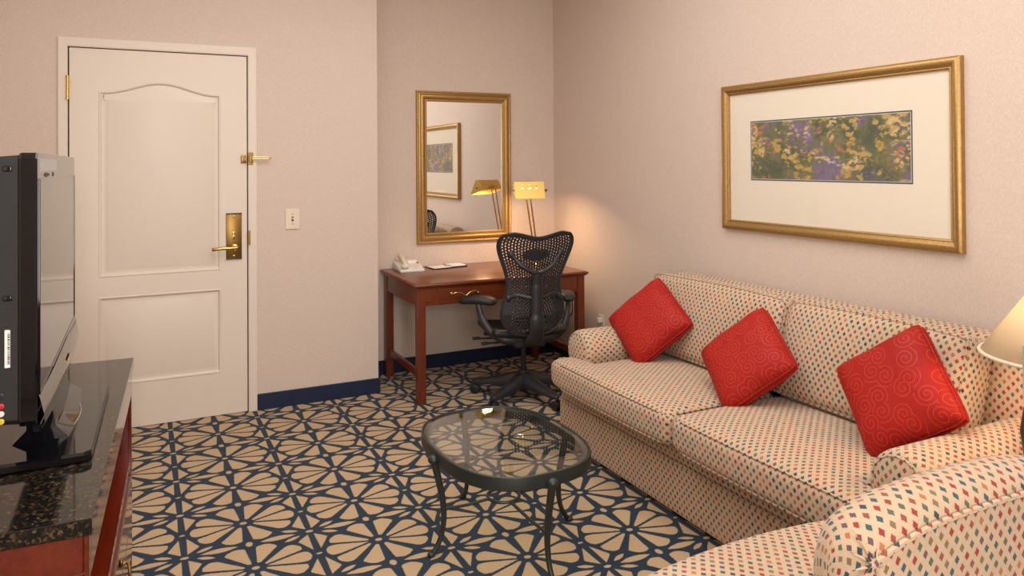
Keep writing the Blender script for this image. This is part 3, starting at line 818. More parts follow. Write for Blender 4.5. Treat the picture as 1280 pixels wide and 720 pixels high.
bmesh.ops.delete(b, geom=[v for v in b.verts if not v.link_faces], context='VERTS')
bk = emit('backrest', b, M_GREYL, tc, sharp=None); md = bk.modifiers.new('thick', 'SOLIDIFY'); md.thickness = .005; md.offset = 0
# rim
rim = [bpt(1, .42+.636*k/40) for k in range(41)]+[bpt(1-2*k/24, 1.056) for k in range(1, 24)]+[bpt(-1, 1.056-.636*k/40) for k in range(41)]+[bpt(-1+2*k/6, .42) for k in range(1, 6)]
b = NB(); tube(b, rim, .0065, 8, closed=True); emit('back_rim', b, M_GREY, bk)
b = NB()
t = NB(); bmesh.ops.create_uvsphere(t, u_segments=20, v_segments=12, radius=1)
for v in t.verts: v.co = Vector((v.co.x*.088, yz(.915)+.016+v.co.y*.010+.85*(v.co.x*.088)**2, .915+v.co.z*.034))
join(b, t); emit('upper_back_pad', b, M_BLACKM, bk)
# spine and Y brace behind the shell
def beh(x, z, d): p = bpt(x/max(.03, wz(z)), z); return (x, p.y-d, p.z)
b = NB()
tube(b, smoothpath([(0, -.16, .385), (0, -.215, .40), (0, -.262, .47), (0, -.270, .56), (0, -.272, .66), (0, -.276, .74), (0, -.285, .80), (0, -.292, .822)], 6), [.058]*4+[.056]*6+[.046]*8+[.036]*12+[.031]*8+[.028]*5, 14, flat=.55, up=(1, 0, 0))
sp = emit('spine', b, M_GREY, tc)
for s in (-1, 1):
    b = NB(); tube(b, smoothpath([(0, -.288, .812), (s*.045, -.292, .826), (s*.095, -.288, .856), beh(s*.130, .895, .016), beh(s*.150, .925, .008)], 6), [.017]*6+[.014]*12+[.012]*7, 12, flat=.8)
    q = beh(s*.152, .925, .006); t = NB(); bmesh.ops.create_uvsphere(t, u_segments=16, v_segments=10, radius=.020); bmesh.ops.scale(t, vec=(1, .55, 1.15), verts=t.verts); join(b, t, Matrix.Translation(q))
    emit('brace_arm', b, M_GREY, sp)
# lumbar bar
b = NB(); tube(b, smoothpath([beh(-.155, .665, .010), beh(-.11, .678, .022), (-.05, -.262, .665), (0, -.268, .66), (.05, -.262, .665), beh(.11, .678, .022), beh(.155, .665, .010)], 6), .013, 10, flat=.6)
for s in (-1, 1):
    q = beh(s*.158, .66, .008); t = NB(); bmesh.ops.create_uvsphere(t, u_segments=14, v_segments=8, radius=.017); bmesh.ops.scale(t, vec=(1, .7, 1.3), verts=t.verts); join(b, t, Matrix.Translation(q))
emit('lumbar_bar', b, M_GREY, sp)
def armd(p, h_):
    v_ = p.y/h_[1]; return (p.x*(1-.50*abs(v_)**2.6)*(1+.10*v_), p.y, p.z*(1-.35*abs(v_)**3)-.014*v_*v_)
for s in (-1, 1):
    a_ = empty('tmp'); bpy.data.objects.remove(a_)
    b = NB(); tube(b, smoothpath([(s*.06, -.13, .385), (s*.15, -.13, .395), (s*.225, -.10, .43), (s*.272, -.06, .50), (s*.290, -.03, .57), (s*.292, -.02, .60)], 6), [.028]*8+[.024]*12+[.019]*11, 12, flat=.75)
    ar = emit('arm_post', b, M_GREY, tc)
    b = NB(); rbox(b, (0, 0, 0), (.115, .235, .048), .022, (5, 10, 1), 4, armd); pad = emit('arm_pad', b, M_BLACKM, ar, loc=(s*.285, .015, .622)); pad.rotation_euler = (0, 0, s*-.10 if s > 0 else 1.0)
b = NB(); tube(b, [(-.09, .05, .365), (-.27, .06, .372)], .006, 8); rbox(b, (-.285, .06, .373), (.05, .03, .014), .005, 1, 2); emit('adjust_lever', b, M_BLACKM, tc)
b = NB(); tube(b, [(-.09, -.03, .36), (-.24, -.03, .360)], .006, 8); rbox(b, (-.255, -.03, .360), (.045, .028, .016), .005, 1, 2); emit('adjust_lever', b, M_BLACKM, tc)

# ------------------------------------------------------------------ coffee table
ct = empty('coffee_table', (1.260, 2.656, 0), math.radians(1), label='oval glass-topped coffee table with dark green iron frame', cat='coffee table')
A_, B_, ZT = .283, .378, .392
def oval(a, b_, n=72, e=2.65):
    o = []
    for k in range(n):
        t_ = 2*PI*k/n; c, s = math.cos(t_), math.sin(t_); o.append((a*math.copysign(abs(c)**(2/e), c), b_*math.copysign(abs(s)**(2/e), s)))
    return o
b = NB(); loops = []
prof = [(0, -.046), (.002, -.049), (.012, -.049), (.013, -.046), (.013, -.016), (.026, -.016), (.028, -.014), (.028, -.010), (.010, -.009), (.007, -.001), (.004, 0), (.001, -.002), (0, -.006)]
N = 96
OV = oval(1, 1, N)
for ins, dz in prof+[prof[0]]: loops.append([(x*(A_-ins), y*(B_-ins), ZT+dz) for x, y in OV])
loft(b, loops, caps=False); emit('rim', b, M_IRON, ct, sharp=35)
b = NB(); loops = []
for ins, dz in ((.011, -.009), (.011, -.003), (.034, .000)): loops.append([(x*(A_-ins), y*(B_-ins), ZT+dz) for x, y in OV])
loft(b, loops); emit('glass_top', b, M_GLASS, ct, sharp=3)
leg_t = None
def cleg():
    b = NB(); pts = smoothpath([(.004, 0, .362), (-.004, 0, .33), (-.018, 0, .27), (-.032, 0, .20), (-.036, 0, .13), (-.026, 0, .07), (-.006, 0, .030), (.010, 0, .012), (.018, 0, .014)], 6)
    n = len(pts); rr = []
    for k in range(n): f_ = k/(n-1); rr.append(.0155-.006*min(1, f_*1.6)+(.003 if f_ > .93 else 0))
    tube(b, pts, rr, 12)
    t = NB(); bmesh.ops.create_uvsphere(t, u_segments=16, v_segments=10, radius=.020); bmesh.ops.scale(t, vec=(1.05, 1.1, .9), verts=t.verts); join(b, t, Matrix.Translation((.004, 0, .358)))
    t = NB(); bmesh.ops.create_uvsphere(t, u_segments=12, v_segments=8, radius=.013); bmesh.ops.scale(t, vec=(1.2, 1.2, .75), verts=t.verts); join(b, t, Matrix.Translation((.014, 0, .0098)))
    return b
for x, y, a in ((A_+.002, 0, 0), (-A_-.002, 0, PI), (0, B_+.002, PI/2), (0, -B_-.002, -PI/2)):
    if leg_t is None: leg_t = emit('leg', cleg(), M_IRON, ct); leg_t.location = (x, y, 0); leg_t.rotation_euler = (0, 0, a)
    else: link_copy(leg_t, ct, (x, y, 0), (0, 0, a))
zr = .165
b = NB(); tube(b, [(.062*math.cos(2*PI*k/36), .062*math.sin(2*PI*k/36), zr) for k in range(36)], .0065, 8, closed=True); rg = emit('stretcher_ring', b, M_IRON, ct)
for x, y in ((A_-.032, 0), (-A_+.032, 0), (0, B_-.032), (0, -B_+.032)):
    L_ = math.hypot(x, y); b = NB(); tube(b, [(x/L_*.062, y/L_*.062, zr), (x*.6, y*.6, zr-.004), (x, y, zr)], .006, 8); emit('stretcher_bar', b, M_IRON, ct)

# ------------------------------------------------------------------ sofa
sofa = empty('sofa', (2.4, 2.4, 0), label='cream sofa with small coloured diamonds and two seat cushions along the right wall', cat='sofa')
sofa.location = (0, 0, 0)
SX0, SX1, SY0, SY1 = 1.955, 2.815, 1.385, 3.430
def piping(parent, pts, r=.0045, closed=True, mat=None):
    b = NB(); tube(b, pts, r, 6, closed=closed); return emit('piping', b, mat or M_FAB, parent)
b = NB(); rbox(b, ((SX0+SX1)/2, (SY0+SY1)/2, .125), (SX1-SX0, SY1-SY0, .21), .012, 4, 2); emit('base_panel', b, M_FAB, sofa)
b = NB(); rbox(b, ((SX0+SX1)/2+.004, (SY0+SY1)/2, .275), (SX1-SX0-.008, SY1-SY0-.01, .10), .014, 4, 2); dk = emit('deck_rail', b, M_FAB, sofa)
piping(dk, [(SX0-.001, SY0+.01, .231), (SX0-.001, SY1-.008, .231), (SX0+.01, SY1+.001, .231), (SX1, SY1+.001, .231)], closed=False)
for x in (SX0+.06, SX1-.06):
    for y in (SY0+.06, SY1-.06): b = NB(); box(b, (x-.025, y-.025, 0), (x+.025, y+.025, .03)); emit('foot', b, M_DARKW, sofa, smooth=False)
# seat cushions with T shape in front of the arms
def seat_cushion(y0, y1, ear_lo, ear_hi, parent, x0, x1, z0, z1, name='seat_cushion'):
    yc, L_ = (y0+y1)/2, y1-y0
    def dsp(p, h_):
        u_, v_ = p.x/h_[0], p.y/h_[1]
        top = p.z > 0
        z = p.z
        cr = (1-min(1, abs(u_))**3)*(1-min(1, abs(v_))**3)
        if top: z += .022*cr - .010*(1-abs(u_))*0
        x, y = p.x, p.y
        x -= .010*(1-v_*v_) if u_ < -.5 else 0
        # T ears at the front
        if u_ < -.55:
            k = min(1, (-.55-u_)/.06)
            if v_ > .5: y += ear_hi*k*(v_-.5)*2
            if v_ < -.5: y += -ear_lo*k*(-v_-.5)*2
        return (x, y, z)
    b = NB(); rbox(b, ((x0+x1)/2, yc, (z0+z1)/2), (x1-x0, L_, z1-z0), .045, (22, 20, 2), 4, dsp)
    me = emit(name, b, M_FAB, parent)
    hx, hy, hz_, r = (x1-x0)/2, L_/2, (z1-z0)/2, .045
    for sg in (1, -1):
        pts = []
        q = r*(math.sqrt(.5)); 
        for (sx, sy) in ((-1, -1), (-1, 1), (1, 1), (1, -1)):
            nxt = {(-1, -1): (-1, 1), (-1, 1): (1, 1), (1, 1): (1, -1), (1, -1): (-1, -1)}[(sx, sy)]
            for k in range(16):
                a0 = Vector((sx*(hx-r), sy*(hy-r))); a1 = Vector((nxt[0]*(hx-r), nxt[1]*(hy-r))); p = a0.lerp(a1, (k+.5)/16)
                dirv = Vector((sx+nxt[0], sy+nxt[1]))/2
                P_ = Vector((p.x+dirv.x*(q+.002), p.y+dirv.y*(q+.002), sg*(hz_-r+q+.001)))
                P_ = Vector(dsp(P_, (hx, hy, hz_))); 
                if sg > 0: P_.z -= 0
                pts.append(P_+Vector(((x0+x1)/2, yc, (z0+z1)/2)))
        piping(me, pts, .0042)
    return me
seat_cushion(2.408, 3.190, 0, .205, sofa, 1.862, 2.46, .318, .462)
seat_cushion(1.612, 2.402, .185, 0, sofa, 1.862, 2.46, .318, .462)
# back frame
b = NB(); loops = []
pf = [(SX1, .23), (SX1, .76), (SX1-.008, .80), (SX1-.03, .832), (SX1-.07, .846), (SX1-.12, .842), (SX1-.155, .82), (SX1-.17, .78), (SX1-.20, .50), (SX1-.22, .30)]
pf = [(p.x, p.y) for p in [Vector((a[0], a[1])) for a in pf]]
ys = [SY0+.05, SY0+.053, SY0+.065, SY0+.09]+[SY0+.09+(SY1-SY0-.16)*k/12 for k in range(1, 12)]+[SY1-.07, SY1-.045, SY1-.033, SY1-.03]
arc = [0]
for p, q in zip(pf, pf[1:]): arc.append(arc[-1]+math.hypot(q[0]-p[0], q[1]-p[1]))
arc.append(arc[-1]+.1)
mcx, mcz = SX1-.10, .60
for i, y in enumerate(ys):
    dd = min(i, len(ys)-1-i); k = {0: .93, 1: .965, 2: .99}.get(dd, 1)
    loops.append([(mcx+(x-mcx)*k, y, mcz+(z-mcz)*k) for x, z in pf])
loft(b, loops, uv=lambda i, k: (ys[i], -arc[k])); emit('back_frame', b, M_FAB, sofa, sharp=60)
# back cushions, leaning
def bc_disp(p, h_, ear=0):
    u_, v_, w_ = p.x/h_[0], p.y/h_[1], p.z/h_[2]
    x = p.x+(-.030 if p.x < 0 else .012)*(1-min(1, abs(v_))**2.5)*(1-min(1, abs(w_))**2.5)
    z = p.z+.012*(1-v_*v_)*(1 if p.z > 0 else 0)
    y = p.y
    if ear and v_ > .55 and w_ > -.05: y += ear*(v_-.55)/.45*min(1, (w_+.05)/.12)
    return (x, y, z)
for yc, L_, ear in ((2.800, .800, .165), (1.995, .805, 0)):
    b = NB(); Mt = Matrix.Translation((2.522, yc, .650)) @ Matrix.Rotation(math.radians(17), 4, 'Y')
    rbox(b, (0, 0, 0), (.17, L_, .41), .055, (2, 18, 14), 4, lambda p, h_: bc_disp(p, h_, ear))
    l_ = b.loops.layers.uv.verify()
    for f in b.faces:
        for l in f.loops: l[l_].uv.x += yc
    bmesh.ops.transform(b, matrix=Mt, verts=b.verts)
    o = emit('back_cushion', b, M_FAB, sofa)
    for sg in (-1, 1):
        q = .055*math.sqrt(.5)+.001; hx, hy, hz_ = .085-.055+q, L_/2-.055+q, .205-.055+q; pts = []
        cs = [(-hy+.012, -hz_), (hy-.012, -hz_), (hy, -hz_+.012), (hy, hz_-.012), (hy-.012, hz_), (-hy+.012, hz_), (-hy, hz_-.012), (-hy, -hz_+.012)]
        for i in range(8):
            p, q2 = Vector(cs[i]), Vector(cs[(i+1) % 8])
            nn = 14 if (q2-p).length > .1 else 1
            for k in range(nn):
                y_, z_ = p.lerp(q2, k/nn); pts.append(Mt @ Vector(bc_disp(Vector((sg*hx, y_, z_)), (.085, L_/2, .205), ear)))
        piping(o, pts, .004)
# rolled arms
def arm(y_in, y_out, parent):
    sgn = 1 if y_out > y_in else -1
    yc = y_in+sgn*.115; zc, r = .495, .108
    # outline in (y,z): from inner bottom up over the roll to outer bottom
    pts = [(y_in+sgn*.012, .24), (y_in+sgn*.010, .40)]
    for k in range(19):
        a = math.radians(205-k*(205+42)/18); pts.append((yc-sgn*-1*r*math.cos(a)*1.0, zc+r*math.sin(a)))
    pts = [(p[0], p[1]) for p in pts]+[(y_out-sgn*.035, .40), (y_out-sgn*.010, .30), (y_out-sgn*.008, .24)]
    arc = [0]
    for p, q in zip(pts, pts[1:]): arc.append(arc[-1]+math.hypot(q[0]-p[0], q[1]-p[1]))
    arc.append(arc[-1]+.2)
    xs = [(1.990, .74), (1.993, .86), (2.000, .94), (2.012, .985), (2.03, 1.0)]+[(2.03+.74*k/8, 1.0) for k in range(1, 9)]
    loops = []
    for x, k in xs: loops.append([(x, yc+(p[0]-yc)*k, .44+(p[1]-.44)*k) for p in pts])
    b = NB(); loft(b, loops, uv=lambda i, k: (arc[k], xs[i][0])); o = emit('arm', b, M_FAB, parent, sharp=60)
    ring = [(1.994, yc+.088*math.cos(2*PI*k/28), zc+.004+.088*math.sin(2*PI*k/28)) for k in range(28)]
    piping(o, ring, .0045)
    b = NB(); rg_ = []
    for rr, x in ((.088, 1.993), (.07, 1.986), (.04, 1.981), (.012, 1.979)): rg_.append([(x, yc+rr*math.cos(2*PI*k/28), zc+.004+rr*math.sin(2*PI*k/28)) for k in range(28)])
    loft(b, rg_); l_ = b.loops.layers.uv.verify()
    for f in b.faces:
        for l in f.loops: l[l_].uv = (l.vert.co.y, l.vert.co.z)
    emit('arm_front', b, M_FAB, o)
arm(3.190, 3.430, sofa); arm(1.605, 1.385, sofa)

# throw cushions
def pillow(c, ex, ey, label, seed):
    ex = Vector(ex).normalized(); ey = Vector(ey); ey = (ey-ex*ey.dot(ex)).normalized(); nz = ex.cross(ey)
    rnd = random.Random(seed); n = 28; s = .180; th = .060
    root = empty('throw_cushion', c, label=label, cat='cushion', group='red scroll-patterned throw cushions')
    root.rotation_mode = 'QUATERNION'; root.rotation_quaternion = Matrix((ex, ey, nz)).transposed().to_quaternion()
    ph = [rnd.uniform(0, 6.28) for _ in range(4)]
    b = NB(); uvl = b.loops.layers.uv.verify(); G = {}
    def outline(u, v):
        k = 1-.055*(1-v*v)*abs(u)**2-0; k2 = 1-.055*(1-u*u)*abs(v)**2
        cr = 1-.075*(abs(u)*abs(v))**4
        return u*s*k*cr, v*s*k2*cr
    for sg in (1, -1):
        for i in range(n+1):
            for j in range(n+1):
                u, v = math.sin((i/n-.5)*PI*.97)/math.sin(PI*.485), math.sin((j/n-.5)*PI*.97)/math.sin(PI*.485)
                x, y = outline(u, v); e = max(0, (1-u**4))*max(0, (1-v**4))
                z = sg*(.012+th*e**.55)
                z += sg*.004*math.sin(9*u+ph[0])*math.sin(7*v+ph[1])*(1-e)*min(1, e*6)
                G[sg, i, j] = (b.verts.new((x, y, z)), x, y)
        for i in range(n):
            for j in range(n):
                q = [G[sg, i, j], G[sg, i+1, j], G[sg, i+1, j+1], G[sg, i, j+1]]
                if sg < 0: q = q[::-1]
                f = b.faces.new([p[0] for p in q])
                for l, p in zip(f.loops, q): l[uvl].uv = (p[1]+seed*.37, p[2]+seed*.11+(.6 if sg < 0 else 0))
    rim = [(i, 0) for i in range(n)]+[(n, j) for j in range(n)]+[(n-i, n) for i in range(n)]+[(0, n-j) for j in range(n)]
    for k in range(len(rim)):
        a_, c_ = rim[k], rim[(k+1) % len(rim)]
        f = b.faces.new((G[-1, *a_][0], G[-1, *c_][0], G[1, *c_][0], G[1, *a_][0]))
    edge = [[(G[sg, *q][0].co.copy()) for q in rim] for sg in (1, -1)]
    bmesh.ops.recalc_face_normals(b, faces=b.faces)
    cv = emit('cover', b, M_RED, root, sharp=None)
    for E in edge: piping(cv, [p*1.008 for p in E], .0036, mat=M_RED)
    return root
pillow((2.300, 3.112, .652), (-.073, -.848, -.525), (.609, -.455, .65), 'red scroll-patterned throw cushion leaning on the sofa arm nearest the desk', 1)
pillow((2.270, 2.398, .630), (-.308, -.806, -.505), (.502, -.589, .633), 'red scroll-patterned throw cushion in the middle of the sofa', 2)
pillow((2.290, 1.712, .675), (-.285, -.647, -.707), (.276, -.762, .586), 'red scroll-patterned throw cushion leaning on the sofa arm nearest the table lamp', 3)

# ------------------------------------------------------------------ armless chair in the foreground
ac = empty('accent_chair', (0, 0, 0), label='armless diamond-patterned chair seen from behind in the right foreground', cat='chair')
AX0, AX1 = 1.045, 1.795
b = NB(); rbox(b, ((AX0+AX1)/2, 1.21, .185), (AX1-AX0-.03, .60, .27), .015, 3, 2, face=1); emit('seat_base', b, M_FAB, ac)
for x in (AX0+.07, AX1-.07):
    for y in (.96, 1.46): b = NB(); box(b, (x-.022, y-.022, 0), (x+.022, y+.022, .05)); emit('foot', b, M_DARKW, ac, smooth=False)
def acs(p, h_):
    u_, v_ = p.x/h_[0], p.y/h_[1]
    z = p.z+(.020*(1-min(1, abs(u_))**3)*(1-min(1, abs(v_))**3) if p.z > 0 else 0)
    return (p.x, p.y+(.035*(1-u_*u_) if v_ > .5 else 0), z)
b = NB(); rbox(b, ((AX0+AX1)/2, 1.235, .385), (AX1-AX0, .57, .15), .05, (14, 12, 2), 5, acs, face=1); emit('seat_cushion', b, M_FAB, ac)
# back: cross-section in (y,z) with a top roll, swept across x; crest bows up a little
def back_sec(k, u_, dx):
    """cross-section (y,z); the crest drops towards the ends, k closes the ends"""
    yc = .955; dz = -.045*abs(u_)**3.2
    pts = [(1.050, .40), (1.036, .55), (1.030, .70), (1.024, .775), (1.008, .818), (.985, .842), (.958, .853), (.930, .852), (.905, .842), (.889, .828), (.880, .812), (.877, .790), (.877, .72), (.879, .60), (.884, .40), (.890, .06), (.96, .06)]
    return [(dx, yc+(y-yc)*k, z+(dz-.075*(1-k) if z > .58 else 0)) for y, z in pts]
BX0, BX1 = AX0+.045, AX1-.045
ends = [(BX0+.002, .12), (BX0+.005, .42), (BX0+.014, .66), (BX0+.028, .84), (BX0+.046, .95), (BX0+.065, .99)]
nn = 26; allx = [(x, k) for x, k in ends]
for i in range(1, nn): allx.append((BX0+.065+(BX1-BX0-.13)*i/nn, 1.0))
allx += [(BX1+BX0-x, k) for x, k in ends[::-1]]
UU = lambda x: (2*x-BX0-BX1)/(BX1-BX0)
loops = [back_sec(k, UU(x), x) for x, k in allx]
L0 = back_sec(1, 0, 0); arc = [0]
for p, q in zip(L0, L0[1:]): arc.append(arc[-1]+math.hypot(q[1]-p[1], q[2]-p[2]))
arc.append(arc[-1]+.3)
b = NB(); loft(b, loops, uv=lambda i, k: (allx[i][0]+.006+(-1 if i < 12 else 1)*.08*(1-allx[i][1]), -arc[k]+.01)); acb = emit('backrest', b, M_FAB, ac, sharp=70)
pts = []
for x, k in allx[3:-3]:
    p = back_sec(k, UU(x), x)[10]; pts.append((x, p[1]-.003, p[2]+.001))
piping(acb, pts, .0060, closed=False)
# gathered pleats at both ends of the roll
for sx, xe in ((-1, BX0+.030), (1, BX1-.030)):
    y_, z_ = back_sec(.92, UU(xe), xe)[10][1:]
    b = NB()
    for q in range(8):
        a = 2*PI*q/8+.2; c_, s_ = math.cos(a), math.sin(a); R_ = .040+.012*(q % 3)
        end = Vector((xe+R_*c_, y_+(.010 if sx*c_ > 0 else .0)*R_/.05+(.022*s_ if s_ > 0 else 0), z_+R_*s_*.75))
        tube(b, [(xe, y_-.004, z_), Vector((xe, y_-.004, z_)).lerp(end, .5)+Vector((0, -.001, 0)), end], [.0030, .0026, .0006], 6)
    t = NB(); bmesh.ops.create_uvsphere(t, u_segments=12, v_segments=8, radius=.006); join(b, t, Matrix.Translation((xe, y_-.001, z_)))
    emit('gathered_pleats', b, M_FAB, acb)

# ------------------------------------------------------------------ end table and table lamp
LX, LY = 2.33, 1.205
et = empty('end_table', (2.225, 1.135, 0), label='small dark wood end table beneath the table lamp', cat='side table')
b = NB(); box(b, (-.32, -.20, .53), (.32, .20, .555), .006, 2); emit('table_top', b, M_DRES, et, sharp=30)
b = NB(); box(b, (-.295, -.175, .45), (.295, .175, .53)); emit('apron', b, M_DRES, et, smooth=False)
l0 = None
for x in (-.28, .28):
    for y in (-.16, .16):
        if l0 is None: b = NB(); box(b, (-.02, -.02, 0), (.02, .02, .45), .002); l0 = emit('leg', b, M_DRES, et, sharp=30, loc=(x, y, 0))
        else: link_copy(l0, et, (x, y, 0))
tl = empty('table_lamp', (LX, LY, .555), label='lit table lamp with cream coolie shade at the right edge', cat='lamp')
b = NB(); lathe(b, [(.065, 0), (.065, .012), (.05, .02), (.030, .035), (.045, .07), (.062, .12), (.060, .17), (.035, .21), (.018, .23), (.014, .26), (.014, .28)], 32); emit('lamp_base', b, M_DARKW, tl)
b = NB(); lathe(b, [(.006, .28), (.006, .57)], 12); emit('lamp_stem', b, M_BRASS, tl)
RB, RT, ZB, ZH = .216, .073, .345, .213
b = NB(); lathe(b, [(RB, ZB), (RT, ZB+ZH)], 64, caps=False); shd = emit('lamp_shade', b, M_SHADE, tl)
md = shd.modifiers.new('thick', 'SOLIDIFY'); md.thickness = .0015; md.offset = 0
b = NB(); tube(b, [(RB*math.cos(2*PI*k/64), RB*math.sin(2*PI*k/64), ZB+.004) for k in range(64)], .0055, 8, closed=True); emit('shade_trim', b, M_CREAM, shd)
b = NB()
for k in range(3): a = 2*PI*k/3; tube(b, [(0, 0, .56), (RT*math.cos(a), RT*math.sin(a), .567)], .002, 6)
emit('shade_spider', b, M_BRASS, shd)
b = NB(); t = NB(); bmesh.ops.create_uvsphere(t, u_segments=20, v_segments=12, radius=.03); join(b, t, Matrix.Translation((0, 0, .455))); emit('bulb', b, M_BULB, tl)
pl2 = point('table_lamp_bulb', (LX, LY, .555+.455), 56, (1, .60, .29), .032)
# card holder standing on the end table
ch = empty('card_holder', (1.980, 1.055, .555), label='grey green card standing in a dark rounded holder beside the table lamp', cat='sign holder')
b = NB(); lathe(b, [(.055, 0), (.058, .008), (.040, .025), (.046, .09), (.066, .17), (.074, .240), (.066, .295), (.034, .322), (.020, .328)], 32); emit('holder_body', b, M_DARKW, ch)
b = NB(); box(b, (-.078, -.004, .324), (.078, .004, .455), .001); o = emit('card', b, M_CARD, ch, smooth=False); o.rotation_euler = (0, 0, -.457)

# ------------------------------------------------------------------ dresser and television
ZD = .750
DR = math.radians(-2.6)
dr = empty('dresser', (-.064, 2.427, 0), DR, label='glossy cherry dresser with dark granite top in the left foreground', cat='dresser')
# local: front faces +x at x=0, y runs along the front
hl, dp = .685, .53
b = NB(); box(b, (-dp-.012, -hl-.004, ZD-.034), (.004, hl+.004, ZD), .002, 2); emit('granite_top', b, M_GRAN, dr, sharp=30)
b = NB()
zt = ZD-.034
box(b, (-dp, -hl+.006, .05), (-dp+.012, hl-.006, zt)); box(b, (-dp+.012, -hl+.03, .05), (-.03, hl-.03, .07)); emit('carcass_back', b, M_DRES, dr, smooth=False)
for s in (-1, 1):
    y0, y1 = (-hl+.006, -hl+.030) if s < 0 else (hl-.030, hl-.006)
    b = NB(); box(b, (-dp+.012, y0, 0), (-.012, y1, zt)); sd = emit('side_panel', b, M_DRES, dr, smooth=False)
    yo = y0-.006 if s < 0 else y1; 
    for a0, a1, z0, z1 in ((-dp+.012, -.012, zt-.075, zt), (-dp+.012, -.012, 0, .09), (-dp+.012, -dp+.075, .09, zt-.075), (-.085, -.012, .09, zt-.075)):
        b = NB(); box(b, (a0, yo, z0), (a1, yo+.006, z1), .002, 1); emit('side_frame', b, M_DRES, sd, smooth=False)
    b = NB(); box(b, (-.012, y0-.006 if s < 0 else y0, 0), (-.002, y1 if s < 0 else y1+.006, zt), .002, 1); emit('corner_post', b, M_DRES, dr, smooth=False)
b = NB(); box(b, (-.012, -hl+.03, .62), (-.002, hl-.03, zt), .002, 1); emit('top_rail', b, M_DRES, dr, smooth=False)
b = NB(); box(b, (-dp+.012, -hl+.03, .395), (-.004, hl-.03, .412)); emit('niche_shelf', b, M_DRES, dr, smooth=False)
b = NB(); box(b, (-.022, -hl+.03, .335), (-.010, hl-.03, .395), .002, 1); emit('mid_rail', b, M_DRES, dr, smooth=False)
for zz0, zz1 in ((.200, .330), (.055, .194)):
    b = NB(); box(b, (-.02, -hl+.034, zz0), (-.001, hl-.034, zz1), .003, 2); df = emit('drawer_front', b, M_DRES, dr, sharp=30)
    yc, zc_ = .02, (zz0+zz1)/2+.012; b = NB()
    tube(b, smoothpath([(.002, yc-.07, zc_+.006), (.022, yc-.066, zc_+.004), (.028, yc-.03, zc_-.012), (.030, yc, zc_-.016), (.028, yc+.03, zc_-.012), (.022, yc+.066, zc_+.004), (.002, yc+.07, zc_+.006)], 6), .005, 8)
    for s in (-1, 1):
        t = NB(); bmesh.ops.create_uvsphere(t, u_segments=12, v_segments=8, radius=.011); bmesh.ops.scale(t, vec=(.6, 1, 1), verts=t.verts); join(b, t, Matrix.Translation((.003, yc+s*.07, zc_+.006)))
    emit('drawer_pull', b, M_BRASSD, df)

tv = empty('television', (-.200, 2.370, ZD), 0, label='flat black television on a glossy pedestal on the dresser', cat='television')
hw = .488; zb, zt_ = .125, .738
# outline (y,z) of the front: upright with cut lower corners
ol = [(-hw, zt_-.012), (-hw+.012, zt_), (hw-.012, zt_), (hw, zt_-.012), (hw, zb+.045), (hw-.01, zb+.033), (hw-.06, zb+.018), (hw-.25, zb+.004), (0, zb-.002), (-hw+.25, zb+.004), (-hw+.06, zb+.018), (-hw+.01, zb+.033), (-hw, zb+.045)]
b = NB()
def tvl(x, sc, dz=0): return [(x, y*sc, (z-.41)*sc+.41+dz) for y, z in ol]
loft(b, [tvl(-.034, .995), tvl(-.030, 1.0), tvl(-.004, 1.0), tvl(0, .996)]); bz = emit('bezel', b, M_BLACKG, tv, sharp=5)
b = NB(); box(b, (-.0005, -hw+.030, .222), (.0012, hw-.030, zt_-.062)); emit('screen', b, M_SCREEN, bz, smooth=False)
b = NB()
for a, c in (((-hw+.024, .216), (-hw+.030, zt_-.056)), ((hw-.030, .216), (hw-.024, zt_-.056)), ((-hw+.03, .216), (hw-.03, .222)), ((-hw+.03, zt_-.062), (hw-.03, zt_-.056))):
    box(b, (-.0005, a[0], a[1]), (.003, c[0], c[1]), .001, 1)
emit('screen_surround', b, M_BLACKG, bz, sharp=30)
b = NB(); loft(b, [tvl(-.036, .985), tvl(-.075, .975), tvl(-.085, .93), tvl(-.10, .70)]); shl = emit('rear_shell', b, M_SHELL, tv, sharp=35)
for z in (.698, .425):
    b = NB(); box(b, (-.064, -hw+.006, z), (-.046, -hw+.012, z+.012), .003, 2); emit('vent_slot', b, M_BLACKG, shl, sharp=30)
b = NB(); loops = []
for z, o_ in ((.205, .001), (.190, .006), (.165, .013), (.145, .016), (.136, .012), (.132, .002)):
    loops.append([(o_*(1-.25*abs(q/8-1)**2)+.0005, (q/8-1)*(hw-.012), z+.016*abs(q/8-1)**3) for q in range(17)])
loft(b, loops, closed=False, caps=False); emit('chin', b, M_BLACKG, bz, sharp=None)
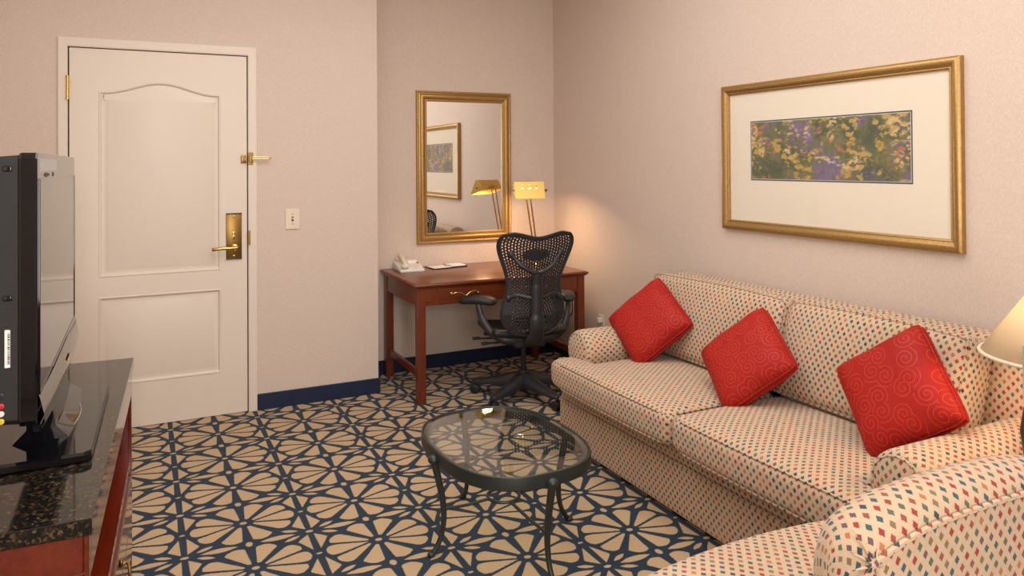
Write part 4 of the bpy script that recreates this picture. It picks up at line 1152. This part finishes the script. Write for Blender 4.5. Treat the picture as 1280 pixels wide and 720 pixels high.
# barcode label on the side
b = NB(); box(b, (-.060, -hw+.0088, .285), (-.049, -hw+.012, .365), .001, 1); lb = emit('barcode_label', b, M_PAPER, shl, smooth=False)
b = NB(); z = .293
while z < .357:
    h_ = random.choice((.0012, .002, .003)); box(b, (-.0545, -hw+.0082, z), (-.0505, -hw+.0086+.0004, z+h_)); z += h_+random.choice((.0012, .0022))
emit('bar_print', b, M_BLACKM, lb, smooth=False)
for k, (mm, z) in enumerate(((M_BLACKM, .228), (M_RCA_R, .206), (M_WHITE, .190), (M_RCA_Y, .174))):
    b = NB(); t = NB(); lathe(t, [(.006, 0), (.006, .003), (.003, .0035), (.003, .0005)], 16); join(b, t, Matrix.Translation((-.066, -hw+.011, z)) @ Matrix.Rotation(PI/2, 4, 'X')); emit('socket', b, mm, shl)
# sticker and little logo marks on the upper bezel
b = NB(); box(b, (.0002, -hw+.05, zt_-.040), (.0008, -hw+.40, zt_-.012)); emit('clear_sticker', b, simple('sticker_film', (.35, .34, .33), .3), bz, smooth=False)
b = NB()
for y0, y1, z0, z1 in ((-.36, -.345, -.052, -.046), (-.34, -.30, -.054, -.044), (-.295, -.265, -.052, -.046), (-.19, -.165, -.054, -.044)): box(b, (.0002, y0, zt_+z0), (.0012, y1, zt_+z1))
emit('logo_marks', b, M_BLACKM, bz, smooth=False)
b = NB(); box(b, (.0135, .05, .162), (.0150, .14, .174)); emit('gold_badge', b, M_BRASSL, bz, smooth=False)
# pedestal
b = NB(); loops = []
bpts = [(-.26, -.30), (.075, -.302), (.090, -.286), (.106, .31), (.06, .38), (-.26, .38)]
for k, z in ((.97, 0), (1.0, .004), (1.0, .018), (.985, .024)): loops.append([(x*k-.05*(1-k), y*k, z) for x, y in bpts])
loft(b, loops); pd = emit('pedestal', b, M_BLACKG, tv, sharp=30)
b = NB(); loft(b, [[(-.09, -.17, .022), (.035, -.16, .022), (.05, 0, .022), (.035, .30, .022), (-.09, .30, .022)], [(-.06, -.15, .05), (.004, -.14, .05), (.010, 0, .05), (.004, .27, .05), (-.06, .27, .05)], [(-.06, -.10, .20), (-.036, -.10, .20), (-.036, 0, .20), (-.036, .1, .20), (-.06, .10, .20)]]); emit('neck', b, M_BLACKG, tv, sharp=30)
b = NB(); tube(b, [(-.02+.066*math.cos(t_/40*2*PI), .03+.19*math.sin(t_/40*2*PI), .026) for t_ in range(40)], .0012, 6, closed=True); emit('chrome_ring', b, M_CHROME, pd)
